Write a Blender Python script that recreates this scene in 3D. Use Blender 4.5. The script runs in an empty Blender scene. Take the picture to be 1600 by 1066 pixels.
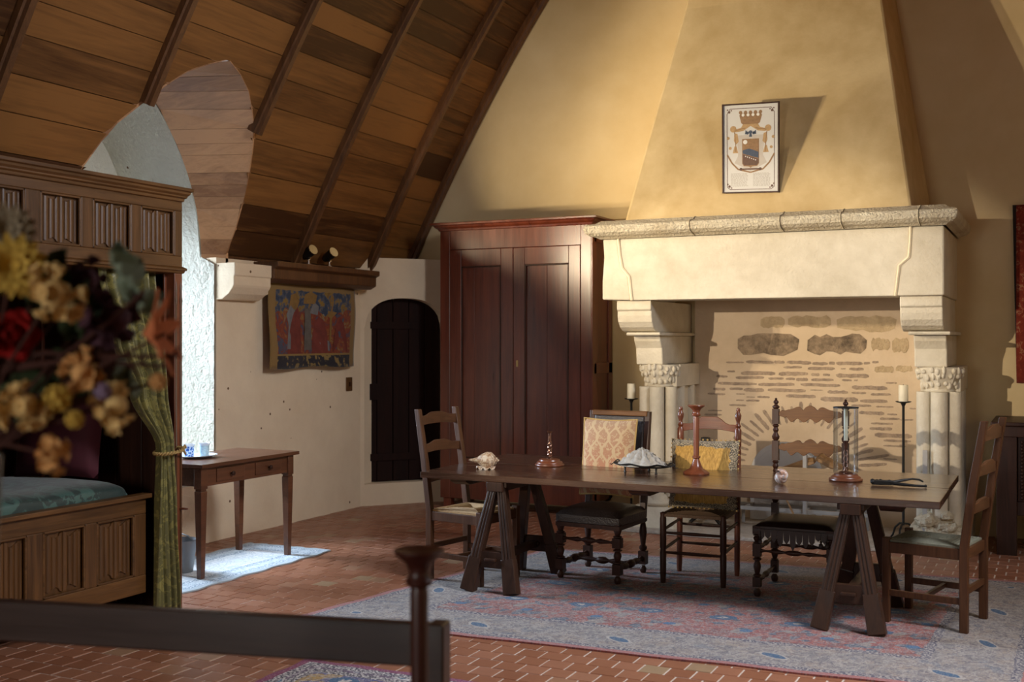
import bpy, math, random
from mathutils import Vector, Matrix
random.seed(7)
S = bpy.context.scene
COL = S.collection
PI = math.pi

# ------------------------------------------------------------------ camera, world, lights, exposure
cam_d = bpy.data.cameras.new('camera'); cam = bpy.data.objects.new('camera', cam_d); COL.objects.link(cam)
cam.location = (0, 0, 1.6); cam.rotation_euler = (PI / 2, 0, math.radians(25.9))
cam_d.sensor_width = 36; cam_d.lens = 39.375; cam_d.clip_start = 0.05
cam_d.dof.use_dof = True; cam_d.dof.focus_distance = 7.4; cam_d.dof.aperture_fstop = 2.6
S.camera = cam
S.view_settings.view_transform = 'Standard'; S.view_settings.look = 'None'
S.view_settings.exposure = 0.14; S.view_settings.gamma = 1.0; S.view_settings.use_curve_mapping = False
W = bpy.data.worlds.new('sky'); S.world = W; W.use_nodes = True
W.node_tree.nodes['Background'].inputs[0].default_value = (0.55, 0.72, 1.0, 1)
W.node_tree.nodes['Background'].inputs[1].default_value = 1.5

def area(name, loc, target, sx, sy, power, color, spread=180):
    d = bpy.data.lights.new(name, 'AREA'); d.shape = 'RECTANGLE'; d.size = sx; d.size_y = sy
    d.energy = power; d.color = color; d.spread = math.radians(spread)
    o = bpy.data.objects.new(name, d); COL.objects.link(o); o.location = loc
    o.rotation_euler = (Vector(target) - Vector(loc)).to_track_quat('-Z', 'Y').to_euler(); return o

def spot(name, loc, target, power, color, angle=60, blend=0.4, r=0.02):
    d = bpy.data.lights.new(name, 'SPOT'); d.energy = power; d.color = color
    d.spot_size = math.radians(angle); d.spot_blend = blend; d.shadow_soft_size = r
    o = bpy.data.objects.new(name, d); COL.objects.link(o); o.location = loc
    o.rotation_euler = (Vector(target) - Vector(loc)).to_track_quat('-Z', 'Y').to_euler(); return o

COOL = (0.72, 0.85, 1.0); WARM = (1.0, 0.74, 0.42)
area('daylight_dormer', (-8.2, 6.1, 2.05), (-5.3, 6.2, 0.35), 1.4, 1.7, 240, COOL, 110)
area('added_daylight_roof', (1.55, 5.17, 4.25), (-1.6, 6.2, 0.5), 1.1, 1.4, 320, (0.95, 0.96, 1.0))  # overhead daylight for the rug, through an added, unseen roof window
area('fill_light_front', (-2.3, -4.35, 2.0), (-2.2, 4.0, 1.2), 1.5, 1.8, 115, (1.0, 0.93, 0.82))  # weak fill from behind the camera, outside an added window
spot('spot_lamp_light', (-5.70, 8.06, 2.44), (-2.0, 9.5, 3.6), 170, (1.0, 0.80, 0.52), 80, 0.9, 0.02)
spot('spot_lamp_light', (-5.70, 8.37, 2.44), (-3.4, 9.8, 4.0), 110, (1.0, 0.80, 0.52), 84, 1.0, 0.03)
spot('canopy_lamp_light', (-5.70, 4.95, 2.60), (-1.9, 9.0, 3.15), 380, (1.0, 0.82, 0.55), 58, 0.7, 0.02)
spot('canopy_lamp_light', (-5.70, 5.28, 2.60), (-1.9, 9.0, 3.25), 380, (1.0, 0.82, 0.55), 58, 0.7, 0.02)
spot('far_lamp_light', (-5.45, -2.7, 2.75), (-1.95, 9.3, 1.50), 2500, (1.0, 0.85, 0.65), 16.5, 0.5, 0.03)

# ------------------------------------------------------------------ node helpers
class NT:
    def __init__(s, name):
        s.m = bpy.data.materials.new(name); s.m.use_nodes = True; s.t = s.m.node_tree
        s.b = s.t.nodes['Principled BSDF']; s.out = s.t.nodes['Material Output']
        s._tc = None; s._oi = None
    def n(s, typ, props=None, ins=None):
        x = s.t.nodes.new(typ)
        for k, v in (props or {}).items(): setattr(x, k, v)
        for k, v in (ins or {}).items(): s.set(x.inputs[k], v)
        return x
    def set(s, sock, v):
        if isinstance(v, bpy.types.NodeSocket): s.t.links.new(v, sock)
        else:
            if hasattr(sock.default_value, '__len__') and len(sock.default_value) == 4 and len(v) == 3: v = (*v, 1)
            sock.default_value = v
    def tc(s, k='Object'):
        if not s._tc: s._tc = s.n('ShaderNodeTexCoord')
        return s._tc.outputs[k]
    def rnd(s):
        if not s._oi: s._oi = s.n('ShaderNodeObjectInfo')
        return s._oi.outputs['Random']
    def isl(s): return s.n('ShaderNodeNewGeometry').outputs['Random Per Island']
    def ma(s, op, a, b=0.0, c=None):
        x = s.n('ShaderNodeMath', {'operation': op}); s.set(x.inputs[0], a); s.set(x.inputs[1], b)
        if c is not None: s.set(x.inputs[2], c)
        return x.outputs[0]
    def mapp(s, v, scale=(1, 1, 1), loc=(0, 0, 0), rot=(0, 0, 0)):
        return s.n('ShaderNodeMapping', None, {'Vector': v, 'Scale': scale, 'Location': loc, 'Rotation': rot}).outputs[0]
    def vadd(s, a, b):
        x = s.n('ShaderNodeVectorMath', {'operation': 'ADD'}); s.set(x.inputs[0], a); s.set(x.inputs[1], b); return x.outputs[0]
    def xyz(s, v):
        x = s.n('ShaderNodeSeparateXYZ', None, {0: v}); return x.outputs[0], x.outputs[1], x.outputs[2]
    def comb(s, a, b, c): return s.n('ShaderNodeCombineXYZ', None, {0: a, 1: b, 2: c}).outputs[0]
    def noise(s, v, scale, detail=4, rough=0.55, dist=0.0):
        return s.n('ShaderNodeTexNoise', None, {'Vector': v, 'Scale': scale, 'Detail': detail, 'Roughness': rough, 'Distortion': dist}).outputs[0]
    def vor(s, v, scale, feature='F1', out='Distance'):
        x = s.n('ShaderNodeTexVoronoi', {'feature': feature}, {'Vector': v, 'Scale': scale}); return x.outputs[out]
    def ramp(s, f, stops, interp='LINEAR'):
        x = s.n('ShaderNodeValToRGB', None, {0: f}); cr = x.color_ramp; cr.interpolation = interp
        while len(cr.elements) < len(stops): cr.elements.new(0.5)
        for e, (p, c) in zip(cr.elements, stops): e.position = p; e.color = (*c, 1) if len(c) == 3 else c
        return x.outputs[0]
    def mix(s, f, a, b, mode='MIX'):
        x = s.n('ShaderNodeMix', {'data_type': 'RGBA', 'blend_type': mode})
        s.set(x.inputs[0], f); s.set(x.inputs[6], a); s.set(x.inputs[7], b); return x.outputs[2]
    def bump(s, h, strength=0.3, dist=0.01):
        x = s.n('ShaderNodeBump', None, {'Height': h, 'Strength': strength, 'Distance': dist})
        s.t.links.new(x.outputs[0], s.b.inputs['Normal']); return x
    def fin(s, col=None, rough=None, metal=None, coat=None, spec=None, sheen=None):
        b = s.b.inputs
        if col is not None: s.set(b['Base Color'], col)
        if rough is not None: s.set(b['Roughness'], rough)
        if metal is not None: s.set(b['Metallic'], metal)
        if coat is not None: s.set(b['Coat Weight'], coat); b['Coat Roughness'].default_value = 0.22
        if spec is not None: s.set(b['Specular IOR Level'], spec)
        if sheen is not None: s.set(b['Sheen Weight'], sheen)
        return s.m

def plain(name, col, rough=0.5, metal=0.0, var=0.15, scale=12, bump=0.0, coat=None, spec=None):
    t = NT(name); v = t.tc(); n = t.noise(v, scale, 4)
    c = t.mix(n, tuple(x * (1 - var) for x in col), tuple(min(1, x * (1 + var)) for x in col))
    if bump: t.bump(t.noise(v, scale * 6, 4), bump, 0.004)
    return t.fin(c, rough, metal, coat, spec)

def wood(name, c1, c2, axis='x', rough=0.4, coat=0.0, scale=1.0, bump=0.12, board=0.0, spec=None):
    t = NT(name); v = t.tc(); r = t.rnd()
    off = t.comb(t.ma('MULTIPLY', r, 37.0), t.ma('MULTIPLY', r, 19.0), t.ma('MULTIPLY', r, 53.0))
    v = t.vadd(v, off)
    sc = [11 * scale] * 3; sc['xyz'.index(axis)] = 0.7 * scale
    g = t.noise(t.mapp(v, tuple(sc)), 1.6, 6, 0.62, 0.9)
    fine = t.noise(t.mapp(v, tuple(x * 5 for x in sc)), 2.0, 3)
    big = t.noise(v, 1.3 * scale, 2)
    f = t.ma('ADD', t.ma('MULTIPLY', g, 0.75), t.ma('MULTIPLY', big, 0.25))
    f = t.ma('ADD', f, t.ma('MULTIPLY', t.ma('SUBTRACT', fine, 0.5), 0.25))
    if board: f = t.ma('ADD', f, t.ma('MULTIPLY', t.ma('SUBTRACT', r, 0.5), board))
    c = t.ramp(f, [(0.28, c1), (0.72, c2)])
    t.bump(fine, bump, 0.003)
    rr = t.ma('ADD', t.ma('MULTIPLY', t.ma('SUBTRACT', g, 0.5), 0.25), rough)
    return t.fin(c, rr, 0.0, coat, spec)

def plaster(name, c1, c2, big=0.9, bump=0.25, rough=0.9, pits=False, relief=9.0):
    t = NT(name); v = t.tc(); n = t.noise(v, big, 5, 0.6, 0.4); n2 = t.noise(v, big * 5, 5, 0.6)
    f = t.ma('ADD', t.ma('MULTIPLY', n, 0.7), t.ma('MULTIPLY', n2, 0.3))
    c = t.ramp(f, [(0.35, c1), (0.65, c2)])
    h = t.ma('ADD', t.noise(v, relief, 4), t.ma('MULTIPLY', t.noise(v, 60, 3), 0.25))
    if pits:
        p = t.vor(v, 9.0); q = t.noise(v, 2.2, 2)
        k = t.ma('MULTIPLY', t.ma('LESS_THAN', p, 0.10), t.ma('GREATER_THAN', q, 0.56))
        c = t.mix(k, c, (0.16, 0.09, 0.05))
        h = t.ma('SUBTRACT', h, t.ma('MULTIPLY', k, 0.6))
    t.bump(h, bump, 0.03)
    return t.fin(c, rough, 0.0, None, 0.2)

M = {}
M['plaster_gold'] = plaster('plaster_gold', (0.46, 0.32, 0.145), (0.72, 0.565, 0.325), 0.9, 0.10, relief=3.0)
M['plaster_wall'] = plaster('plaster_wall', (0.62, 0.47, 0.25), (0.73, 0.585, 0.355), 0.7, 0.10, relief=3.0)
M['plaster_left'] = plaster('plaster_left', (0.68, 0.53, 0.365), (0.79, 0.645, 0.46), 0.9, 0.30, pits=True, relief=7.0)
M['plaster_white'] = plaster('plaster_white', (0.50, 0.470, 0.385), (0.60, 0.565, 0.47), 1.2, 0.7, pits=True, relief=24.0)
M['stone'] = plaster('stone', (0.58, 0.51, 0.39), (0.74, 0.67, 0.54), 2.2, 0.22, relief=45.0)
M['stone_rough'] = plaster('stone_rough', (0.55, 0.46, 0.32), (0.74, 0.66, 0.50), 4.0, 0.9, relief=50.0)
M['mortar_cream'] = plaster('mortar_cream', (0.78, 0.66, 0.46), (0.84, 0.73, 0.54), 3, 0.2)
M['fireback'] = plaster('fireback', (0.60, 0.46, 0.315), (0.71, 0.56, 0.40), 1.8, 0.2, relief=14)
M['brick_dark'] = plaster('brick_dark', (0.27, 0.205, 0.16), (0.50, 0.375, 0.27), 14, 0.5, relief=50)
M['stone_black'] = plaster('stone_black', (0.10, 0.075, 0.055), (0.46, 0.34, 0.23), 7, 0.6, relief=40)
M['stone_tan'] = plaster('stone_tan', (0.42, 0.31, 0.19), (0.60, 0.46, 0.29), 6, 0.6, relief=40)
M['hearth'] = plaster('hearth', (0.38, 0.33, 0.28), (0.56, 0.50, 0.43), 5, 0.5, relief=60)
M['wood_ceiling'] = wood('wood_ceiling', (0.052, 0.018, 0.0045), (0.23, 0.098, 0.026), 'y', 0.5, 0.0, 0.62, 0.1, 0.50, spec=0.3)
M['wood_soffit'] = wood('wood_soffit', (0.25, 0.115, 0.05), (0.54, 0.29, 0.14), 'x', 0.5, 0, 0.6, 0.1, 0.5)
M['wood_rib'] = wood('wood_rib', (0.045, 0.016, 0.005), (0.155, 0.064, 0.021), 'z', 0.45, 0.0, 1.0)
M['wood_armoire'] = wood('wood_armoire', (0.050, 0.0085, 0.0035), (0.18, 0.038, 0.0145), 'z', 0.32, 0.35, 0.8, 0.05)
M['wood_table'] = wood('wood_table', (0.032, 0.0135, 0.007), (0.088, 0.039, 0.020), 'x', 0.25, 0.5, 1.0, 0.04)
M['wood_trestle'] = wood('wood_trestle', (0.020, 0.008, 0.0045), (0.062, 0.026, 0.0135), 'z', 0.42, 0.0, 1.3, spec=0.3)
M['wood_chair'] = wood('wood_chair', (0.036, 0.012, 0.004), (0.112, 0.043, 0.016), 'z', 0.42, 0.0, 1.6, spec=0.35)
M['wood_chair_x'] = wood('wood_chair_x', (0.040, 0.0135, 0.0045), (0.122, 0.048, 0.018), 'x', 0.42, 0.0, 1.6, spec=0.35)
M['wood_dark'] = wood('wood_dark', (0.018, 0.007, 0.004), (0.062, 0.022, 0.012), 'z', 0.44, 0.0, 1.5, spec=0.3)
M['wood_red'] = wood('wood_red', (0.075, 0.019, 0.008), (0.21, 0.062, 0.024), 'x', 0.36, 0.1, 1.6)
M['wood_red_z'] = wood('wood_red_z', (0.08, 0.020, 0.009), (0.21, 0.060, 0.025), 'z', 0.33, 0.25, 1.6)
M['wood_carved'] = wood('wood_carved', (0.065, 0.023, 0.006), (0.215, 0.090, 0.026), 'x', 0.42, 0.0, 1.4, spec=0.3)
M['wood_bed'] = wood('wood_bed', (0.040, 0.015, 0.003), (0.165, 0.068, 0.016), 'y', 0.42, 0.1, 1.2)
M['wood_bed_z'] = wood('wood_bed_z', (0.034, 0.013, 0.003), (0.150, 0.060, 0.014), 'z', 0.42, 0.1, 1.2)
M['wood_desk'] = wood('wood_desk', (0.055, 0.018, 0.008), (0.145, 0.052, 0.022), 'y', 0.35, 0.2, 1.0)
M['wood_door'] = wood('wood_door', (0.008, 0.003, 0.002), (0.026, 0.009, 0.006), 'z', 0.75, 0.0, 1.0, spec=0.15)
M['wood_near'] = wood('wood_near', (0.030, 0.006, 0.004), (0.075, 0.018, 0.011), 'z', 0.4, 0.1, 1.0)
M['wood_bench'] = wood('wood_bench', (0.020, 0.010, 0.008), (0.055, 0.027, 0.020), 'x', 0.40, 0.1, 1.0)
M['wood_log'] = wood('wood_log', (0.16, 0.08, 0.03), (0.42, 0.24, 0.10), 'x', 0.6, 0.0, 1.2)
M['leather'] = plain('leather', (0.026, 0.018, 0.016), 0.34, 0, 0.6, 14, 1.0)
M['leather_brown'] = plain('leather_brown', (0.028, 0.012, 0.008), 0.45, 0, 0.5, 20, 0.4)
M['rush_gold'] = plain('rush_gold', (0.48, 0.28, 0.11), 0.7, 0, 0.3, 60, 0.4)
M['rush_dark'] = plain('rush_dark', (0.11, 0.06, 0.03), 0.7, 0, 0.3, 60, 0.4)
M['rush_green'] = plain('rush_green', (0.215, 0.21, 0.155), 0.7, 0, 0.3, 60, 0.4)
M['iron'] = plain('iron', (0.035, 0.033, 0.032), 0.5, 0.8, 0.3, 20, 0.2)
M['iron_grey'] = plain('iron_grey', (0.40, 0.385, 0.37), 0.7, 0.0, 0.25, 9, 0.2)
M['zinc'] = plain('zinc', (0.20, 0.21, 0.22), 0.45, 0.7, 0.2, 9)
M['chrome'] = plain('chrome', (0.75, 0.75, 0.74), 0.12, 1.0, 0.05, 5)
M['lamp_black'] = plain('lamp_black', (0.015, 0.013, 0.012), 0.4, 0.3)
M['brass'] = plain('brass', (0.45, 0.30, 0.12), 0.35, 1.0, 0.2, 9)
M['bronze'] = plain('bronze', (0.34, 0.20, 0.15), 0.28, 1.0, 0.2, 20)
M['wax'] = plain('wax', (0.78, 0.70, 0.52), 0.5, 0, 0.06, 8)
M['wax_ivory'] = plain('wax_ivory', (0.80, 0.78, 0.60), 0.5, 0, 0.05, 8)
M['porcelain'] = plain('porcelain', (0.75, 0.80, 0.86), 0.15, 0, 0.03, 5)
M['paper'] = plain('paper', (0.60, 0.585, 0.56), 0.7, 0, 0.05, 6)
M['rope'] = plain('rope', (0.42, 0.27, 0.09), 0.7, 0, 0.3, 90, 0.5)
M['switch'] = plain('switch', (0.13, 0.06, 0.02), 0.4, 0.2)
M['tile_joint'] = plain('tile_joint', (0.60, 0.50, 0.42), 0.9, 0, 0.2, 6)

def tile_mat(name, island):
    t = NT(name); r = t.isl() if island else t.rnd(); v = t.tc('Object')
    c = t.ramp(r, [(0.0, (0.27, 0.103, 0.052)), (0.3, (0.30, 0.118, 0.061)), (0.6, (0.33, 0.135, 0.072)), (0.95, (0.365, 0.157, 0.09)), (0.988, (0.36, 0.24, 0.14))])
    w = t.n('ShaderNodeNewGeometry').outputs['Position']
    c = t.mix(t.ma('MULTIPLY', t.noise(w, 14, 5), 0.35), c, (0.14, 0.05, 0.03))
    t.bump(t.noise(w, 45, 3), 0.15, 0.004)
    return t.fin(c, t.ma('ADD', t.ma('MULTIPLY', t.noise(w, 6, 3), 0.25), 0.24), 0, None, 0.5)
M['tile'] = tile_mat('terracotta_tile', False); M['tile_many'] = tile_mat('terracotta_tile_many', True)

def glass_mat(name, tint=(1, 1, 1), refl=1.0, pure=0.0):
    t = NT(name); t.t.nodes.remove(t.b)
    tr = t.n('ShaderNodeBsdfTransparent', None, {0: tint}); gl = t.n('ShaderNodeBsdfGlossy', None, {'Roughness': 0.02})
    lw = t.n('ShaderNodeLayerWeight', None, {0: 0.35})
    f = t.ma('MULTIPLY', lw.outputs['Fresnel'], refl)
    mx = t.n('ShaderNodeMixShader', None, {0: f}); t.t.links.new(tr.outputs[0], mx.inputs[1]); t.t.links.new(gl.outputs[0], mx.inputs[2])
    t.t.links.new(mx.outputs[0], t.out.inputs[0]); return t.m
M['glass'] = glass_mat('glass', (0.93, 0.95, 0.97), 0.6)
M['pane'] = glass_mat('pane', (0.96, 0.98, 1.0), 0.3)

def blueglass():
    t = NT('blue_glass'); v = t.tc(); k = t.ma('GREATER_THAN', t.vor(v, 75), 0.5)
    return t.fin(t.mix(k, (0.03, 0.14, 0.55), (0.55, 0.72, 0.95)), 0.12, 0, 0.3)
M['blue_glass'] = blueglass()

# ------------------------------------------------------------------ mesh builder
class MB:
    def __init__(s): s.v = []; s.f = []; s.sm = []
    def add(s, vs, fs, smooth=False, T=None):
        o = len(s.v)
        s.v += [tuple(T @ Vector(p)) if T is not None else tuple(p) for p in vs]
        s.f += [tuple(i + o for i in q) for q in fs]; s.sm += [smooth] * len(fs); return s
    def box(s, x0, x1, y0, y1, z0, z1, T=None):
        vs = [(x, y, z) for z in (z0, z1) for y in (y0, y1) for x in (x0, x1)]
        return s.add(vs, [(0, 2, 3, 1), (4, 5, 7, 6), (0, 1, 5, 4), (2, 6, 7, 3), (0, 4, 6, 2), (1, 3, 7, 5)], False, T)
    def bar(s, p, q, w, h, up=(0, 0, 1), w2=None, h2=None):
        p = Vector(p); q = Vector(q); d = (q - p).normalized(); u = Vector(up)
        a = d.cross(u)
        if a.length < 1e-4: a = d.cross(Vector((1, 0, 0)))
        a.normalize(); b = a.cross(d); vs = []
        for c, ww, hh in ((p, w, h), (q, w2 or w, h2 or h)):
            for i, j in ((-1, -1), (1, -1), (1, 1), (-1, 1)): vs.append(c + a * (i * ww / 2) + b * (j * hh / 2))
        return s.add(vs, [(0, 3, 2, 1), (4, 5, 6, 7), (0, 1, 5, 4), (1, 2, 6, 5), (2, 3, 7, 6), (3, 0, 4, 7)])
    def lathe(s, prof, c=(0, 0, 0), seg=20, T=None, sx=1.0, sy=1.0):
        vs = []; fs = []
        for r, z in prof:
            for k in range(seg):
                a = 2 * PI * k / seg; vs.append((c[0] + r * sx * math.cos(a), c[1] + r * sy * math.sin(a), c[2] + z))
        for i in range(len(prof) - 1):
            for k in range(seg):
                k2 = (k + 1) % seg; fs.append((i * seg + k, i * seg + k2, (i + 1) * seg + k2, (i + 1) * seg + k))
        if prof[0][0] > 1e-5: fs.append(tuple(range(seg - 1, -1, -1)))
        if prof[-1][0] > 1e-5: fs.append(tuple((len(prof) - 1) * seg + k for k in range(seg)))
        return s.add(vs, fs, True, T)
    def lathe_to(s, prof, p, q, seg=14):
        p = Vector(p); q = Vector(q); d = q - p; T = Matrix.Translation(p) @ d.to_track_quat('Z', 'Y').to_matrix().to_4x4()
        return s.lathe([(r, t * d.length) for r, t in prof], (0, 0, 0), seg, T)
    def tube(s, pts, r, seg=8, cap=True):
        pts = [Vector(p) for p in pts]; n = len(pts); vs = []; fs = []; a = None
        for i, p in enumerate(pts):
            d = (pts[min(i + 1, n - 1)] - pts[max(i - 1, 0)]).normalized()
            if a is None:
                a = d.cross(Vector((0, 0, 1)))
                if a.length < 1e-3: a = d.cross(Vector((1, 0, 0)))
            a = (a - d * a.dot(d)).normalized(); b = d.cross(a); rr = r[i] if isinstance(r, (list, tuple)) else r
            for k in range(seg):
                t = 2 * PI * k / seg; vs.append(p + a * (rr * math.cos(t)) + b * (rr * math.sin(t)))
        for i in range(n - 1):
            for k in range(seg):
                k2 = (k + 1) % seg; fs.append((i * seg + k, (i + 1) * seg + k, (i + 1) * seg + k2, i * seg + k2))
        if cap: fs += [tuple(range(seg)), tuple((n - 1) * seg + k for k in range(seg - 1, -1, -1))]
        return s.add(vs, fs, True)
    def prism(s, poly, plane, a, b, T=None):
        n = len(poly)
        def P(u, v, w): return {'xz': (u, w, v), 'yz': (w, u, v), 'xy': (u, v, w)}[plane]
        vs = [P(u, v, a) for u, v in poly] + [P(u, v, b) for u, v in poly]
        fs = [tuple(range(n)), tuple(range(2 * n - 1, n - 1, -1))] + [(i, i + n, (i + 1) % n + n, (i + 1) % n) for i in range(n)]
        return s.add(vs, fs, False, T)
    def grid(s, fn, nu, nv, smooth=True, closeu=False):
        vs = [fn(i / (nu if closeu else nu), j / nv) for j in range(nv + 1) for i in range(nu + (0 if closeu else 1))]
        w = nu + (0 if closeu else 1); fs = []
        for j in range(nv):
            for i in range(nu):
                i2 = (i + 1) % w; fs.append((j * w + i, j * w + i2, (j + 1) * w + i2, (j + 1) * w + i))
        return s.add(vs, fs, smooth)
    def ball(s, c, rx, ry=None, rz=None, seg=10, rings=6):
        ry = ry or rx; rz = rz or rx
        return s.lathe([(math.sin(PI * i / rings), -rz / rx * math.cos(PI * i / rings)) for i in range(rings + 1)], (0, 0, 0), seg,
                       Matrix.Translation(c) @ Matrix.Diagonal((rx, ry, rx, 1)))
    def obj(s, name, mat, parent=None, bevel=0.0, world=False, sharp=40, loc=None, sub=0, thick=0.0):
        me = bpy.data.meshes.new(name)
        vs = s.v
        if world and parent is not None:
            w = wloc(parent); vs = [(x - w.x, y - w.y, z - w.z) for x, y, z in vs]
        if loc is not None and parent is None: vs = [(x - loc[0], y - loc[1], z - loc[2]) for x, y, z in vs]
        me.from_pydata([tuple(p) for p in vs], [], s.f)
        me.polygons.foreach_set('use_smooth', s.sm)
        if any(s.sm): me.set_sharp_from_angle(angle=math.radians(sharp))
        o = bpy.data.objects.new(name, me); COL.objects.link(o)
        if mat: me.materials.append(M[mat] if isinstance(mat, str) else mat)
        if parent is not None: o.parent = parent
        if loc is not None and parent is None: o.location = loc
        if thick:
            m = o.modifiers.new('solidify', 'SOLIDIFY'); m.thickness = thick; m.offset = 0
        if sub:
            m = o.modifiers.new('smooth', 'SUBSURF'); m.levels = m.render_levels = sub
        if bevel:
            m = o.modifiers.new('bevel', 'BEVEL'); m.width = bevel; m.segments = 2; m.limit_method = 'ANGLE'; m.angle_limit = math.radians(50)
        return o

def wloc(o):
    v = Vector((0, 0, 0))
    while o is not None: v += Vector(o.location); o = o.parent
    return v
def tag(o, label=None, cat=None, group=None, kind=None):
    for k, x in (('label', label), ('category', cat), ('group', group), ('kind', kind)):
        if x: o[k] = x
    return o
def thing(name, label, cat, loc=(0, 0, 0), rz=0.0, group=None):
    o = bpy.data.objects.new(name, None); COL.objects.link(o); o.location = loc; o.rotation_euler = (0, 0, rz)
    o.empty_display_size = 0.1; return tag(o, label, cat, group)
def root_struct(name):
    o = bpy.data.objects.new(name, None); COL.objects.link(o); return tag(o, kind='structure')
# ------------------------------------------------------------------ floor
XL, YB, XR, YF = -6.05, 9.95, 2.35, -4.2
floor = tag(MB().box(XL - 1.0, XR + .1, YF - .1, YB + .1, -0.12, -0.003).obj('floor', 'tile_joint'), kind='structure')
PX, PY = 0.132, 0.128
def tile_verts(x, y, dz=0.0):
    a, b = PX / 2 - 0.0032, PY / 2 - 0.0018; i = 0.0025
    return [(x - a, y - b, -0.006), (x + a, y - b, -0.006), (x + a, y + b, -0.006), (x - a, y + b, -0.006),
            (x - a + i, y - b + i, dz), (x + a - i, y - b + i, dz), (x + a - i, y + b - i, dz), (x - a + i, y + b - i, dz)]
TF = [(4, 5, 6, 7), (0, 1, 5, 4), (1, 2, 6, 5), (2, 3, 7, 6), (3, 0, 4, 7)]
s_, c_ = math.sin(math.radians(25.9)), math.cos(math.radians(25.9))
def inframe(x, y):
    d = -s_ * x + c_ * y
    if d < 0.5: return None
    u = 800 + 1750 * (c_ * x + s_ * y) / d; v = 533 + 1750 * 1.6 / d
    return d if -20 < u < 1620 and v < 1080 else None
def in_quad(p, Q):
    return all((Q[(i + 1) % 4][0] - Q[i][0]) * (p[1] - Q[i][1]) - (Q[(i + 1) % 4][1] - Q[i][1]) * (p[0] - Q[i][0]) > 0 for i in range(4))
RUG = [(-3.95, 5.27), (-0.10, 5.50), (-0.05, 8.15), (-3.50, 7.86)]
RUG2 = [(-3.37, 3.1), (-1.6, 3.1), (-1.6, 4.66), (-3.37, 4.60)]
RUG3 = [(-5.72, 5.2), (-4.96, 5.2), (-4.96, 7.08), (-5.72, 7.05)]
cand = []; rest = MB(); allt = []
ny = int((YB - YF) / PY) + 1
for j in range(ny):
    y = YF + (j + .5) * PY
    for i in range(int((XR - XL) / PX) + 2):
        x = XL + (i + .5 * (j % 2)) * PX
        d = inframe(x, y); hid = any(in_quad((x, y), q) for q in (RUG, RUG2, RUG3)) or (x < -4.75 and y < 5.1) or (x > -3.4 and y > 8.9)
        hid = hid or (d is not None and x < -2.0 and d < 5.35 and x > -3.4)
        if d and not hid and d > 5.1: cand.append((d, x, y))
        else: allt.append((x, y))
cand.sort()
tm = MB().add(tile_verts(0, 0), TF).obj('tile', 'tile', floor)
first = True
for d, x, y in cand[:300]:
    o = tm if first else tm.copy()
    if not first: COL.objects.link(o)
    first = False
    o.location = (x, y, random.uniform(-0.0012, 0.0008)); o.rotation_euler = (random.uniform(-.004, .004), random.uniform(-.004, .004), random.uniform(-.006, .006))
for x, y in allt + [(q[1], q[2]) for q in cand[300:]]: rest.add(tile_verts(x, y, random.uniform(-0.0012, 0.0008)), TF)
tag(rest.obj('tiles', 'tile_many', floor), kind='stuff')

# ------------------------------------------------------------------ walls
tag(MB().box(XL - 1, XR + .3, YB, YB + .3, -.1, 7.6).obj('wall_back', 'plaster_wall'), kind='structure')
wr = MB().box(XR, XR + .3, YF - .3, YB + .3, -.1, 2.6)
tag(wr.obj('wall_right', 'plaster_wall'), kind='structure')
wf = MB()
for x0, x1, z0, z1 in ((XL - 1, -3.1, -.1, 7.6), (-1.5, XR + .3, -.1, 7.6), (-3.1, -1.5, -.1, 1.0), (-3.1, -1.5, 3.0, 7.6)): wf.box(x0, x1, YF - .25, YF, z0, z1)
tag(wf.obj('wall_front', 'plaster_wall'), kind='structure')
w3 = MB()
for x0, x1, z0, z1 in ((-3.1, -3.02, 1, 3), (-1.58, -1.5, 1, 3), (-2.33, -2.27, 1, 3), (-3.1, -1.5, 1, 1.08), (-3.1, -1.5, 2.92, 3.0)): w3.box(x0, x1, YF - .16, YF - .08, z0, z1)
w3o = tag(w3.obj('added_window_front', 'wood_dark'), kind='structure')  # unseen window, added as an opening for the front fill light
for x0, x1 in ((-3.02, -2.33), (-2.27, -1.58)): MB().box(x0, x1, YF - .125, YF - .12, 1.08, 2.92).obj('pane', 'pane', w3o)

# dormer outlines: where the vault cuts the ceiling, and the inner masonry arch
OUT = [(5.40, 2.2), (5.43, 2.70), (5.56, 3.02), (5.85, 3.33), (6.05, 3.50), (6.34, 3.62), (6.47, 3.58), (6.70, 3.45), (6.88, 3.25), (6.97, 3.10), (7.09, 2.80), (7.145, 2.5), (7.15, 2.2)]
def ztop(y):
    if y <= OUT[0][0] or y >= OUT[-1][0]: return -9
    for (a, za), (b, zb) in zip(OUT, OUT[1:]):
        if a <= y <= b: return za + (zb - za) * (y - a) / (b - a)
IC, IW, IZ0, IZT = 6.22, 0.80, 2.23, 3.62
def intr(y):
    h = IZT - IZ0; R = (IW * IW + h * h) / (2 * IW); a = abs(y - IC)
    if a >= IW: return None
    return IZ0 + math.sqrt(max(0, R * R - (a + R - IW) ** 2))
wl = MB()
wl.box(XL - .95, XL, YF - .2, 5.40, -.1, 2.27); wl.box(XL - .95, XL, 7.035, YB + .2, -.1, 2.27); wl.box(XL - .95, XL, 5.40, 7.035, -.1, .47)
wl.box(XL - .95, XL - .15, 3.9, 5.40, 2.2, 4.2); wl.box(XL - .95, XL - .15, 7.035, 8.4, 2.2, 4.2)
tag(wl.obj('wall_left', 'plaster_left'), kind='structure')
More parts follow.
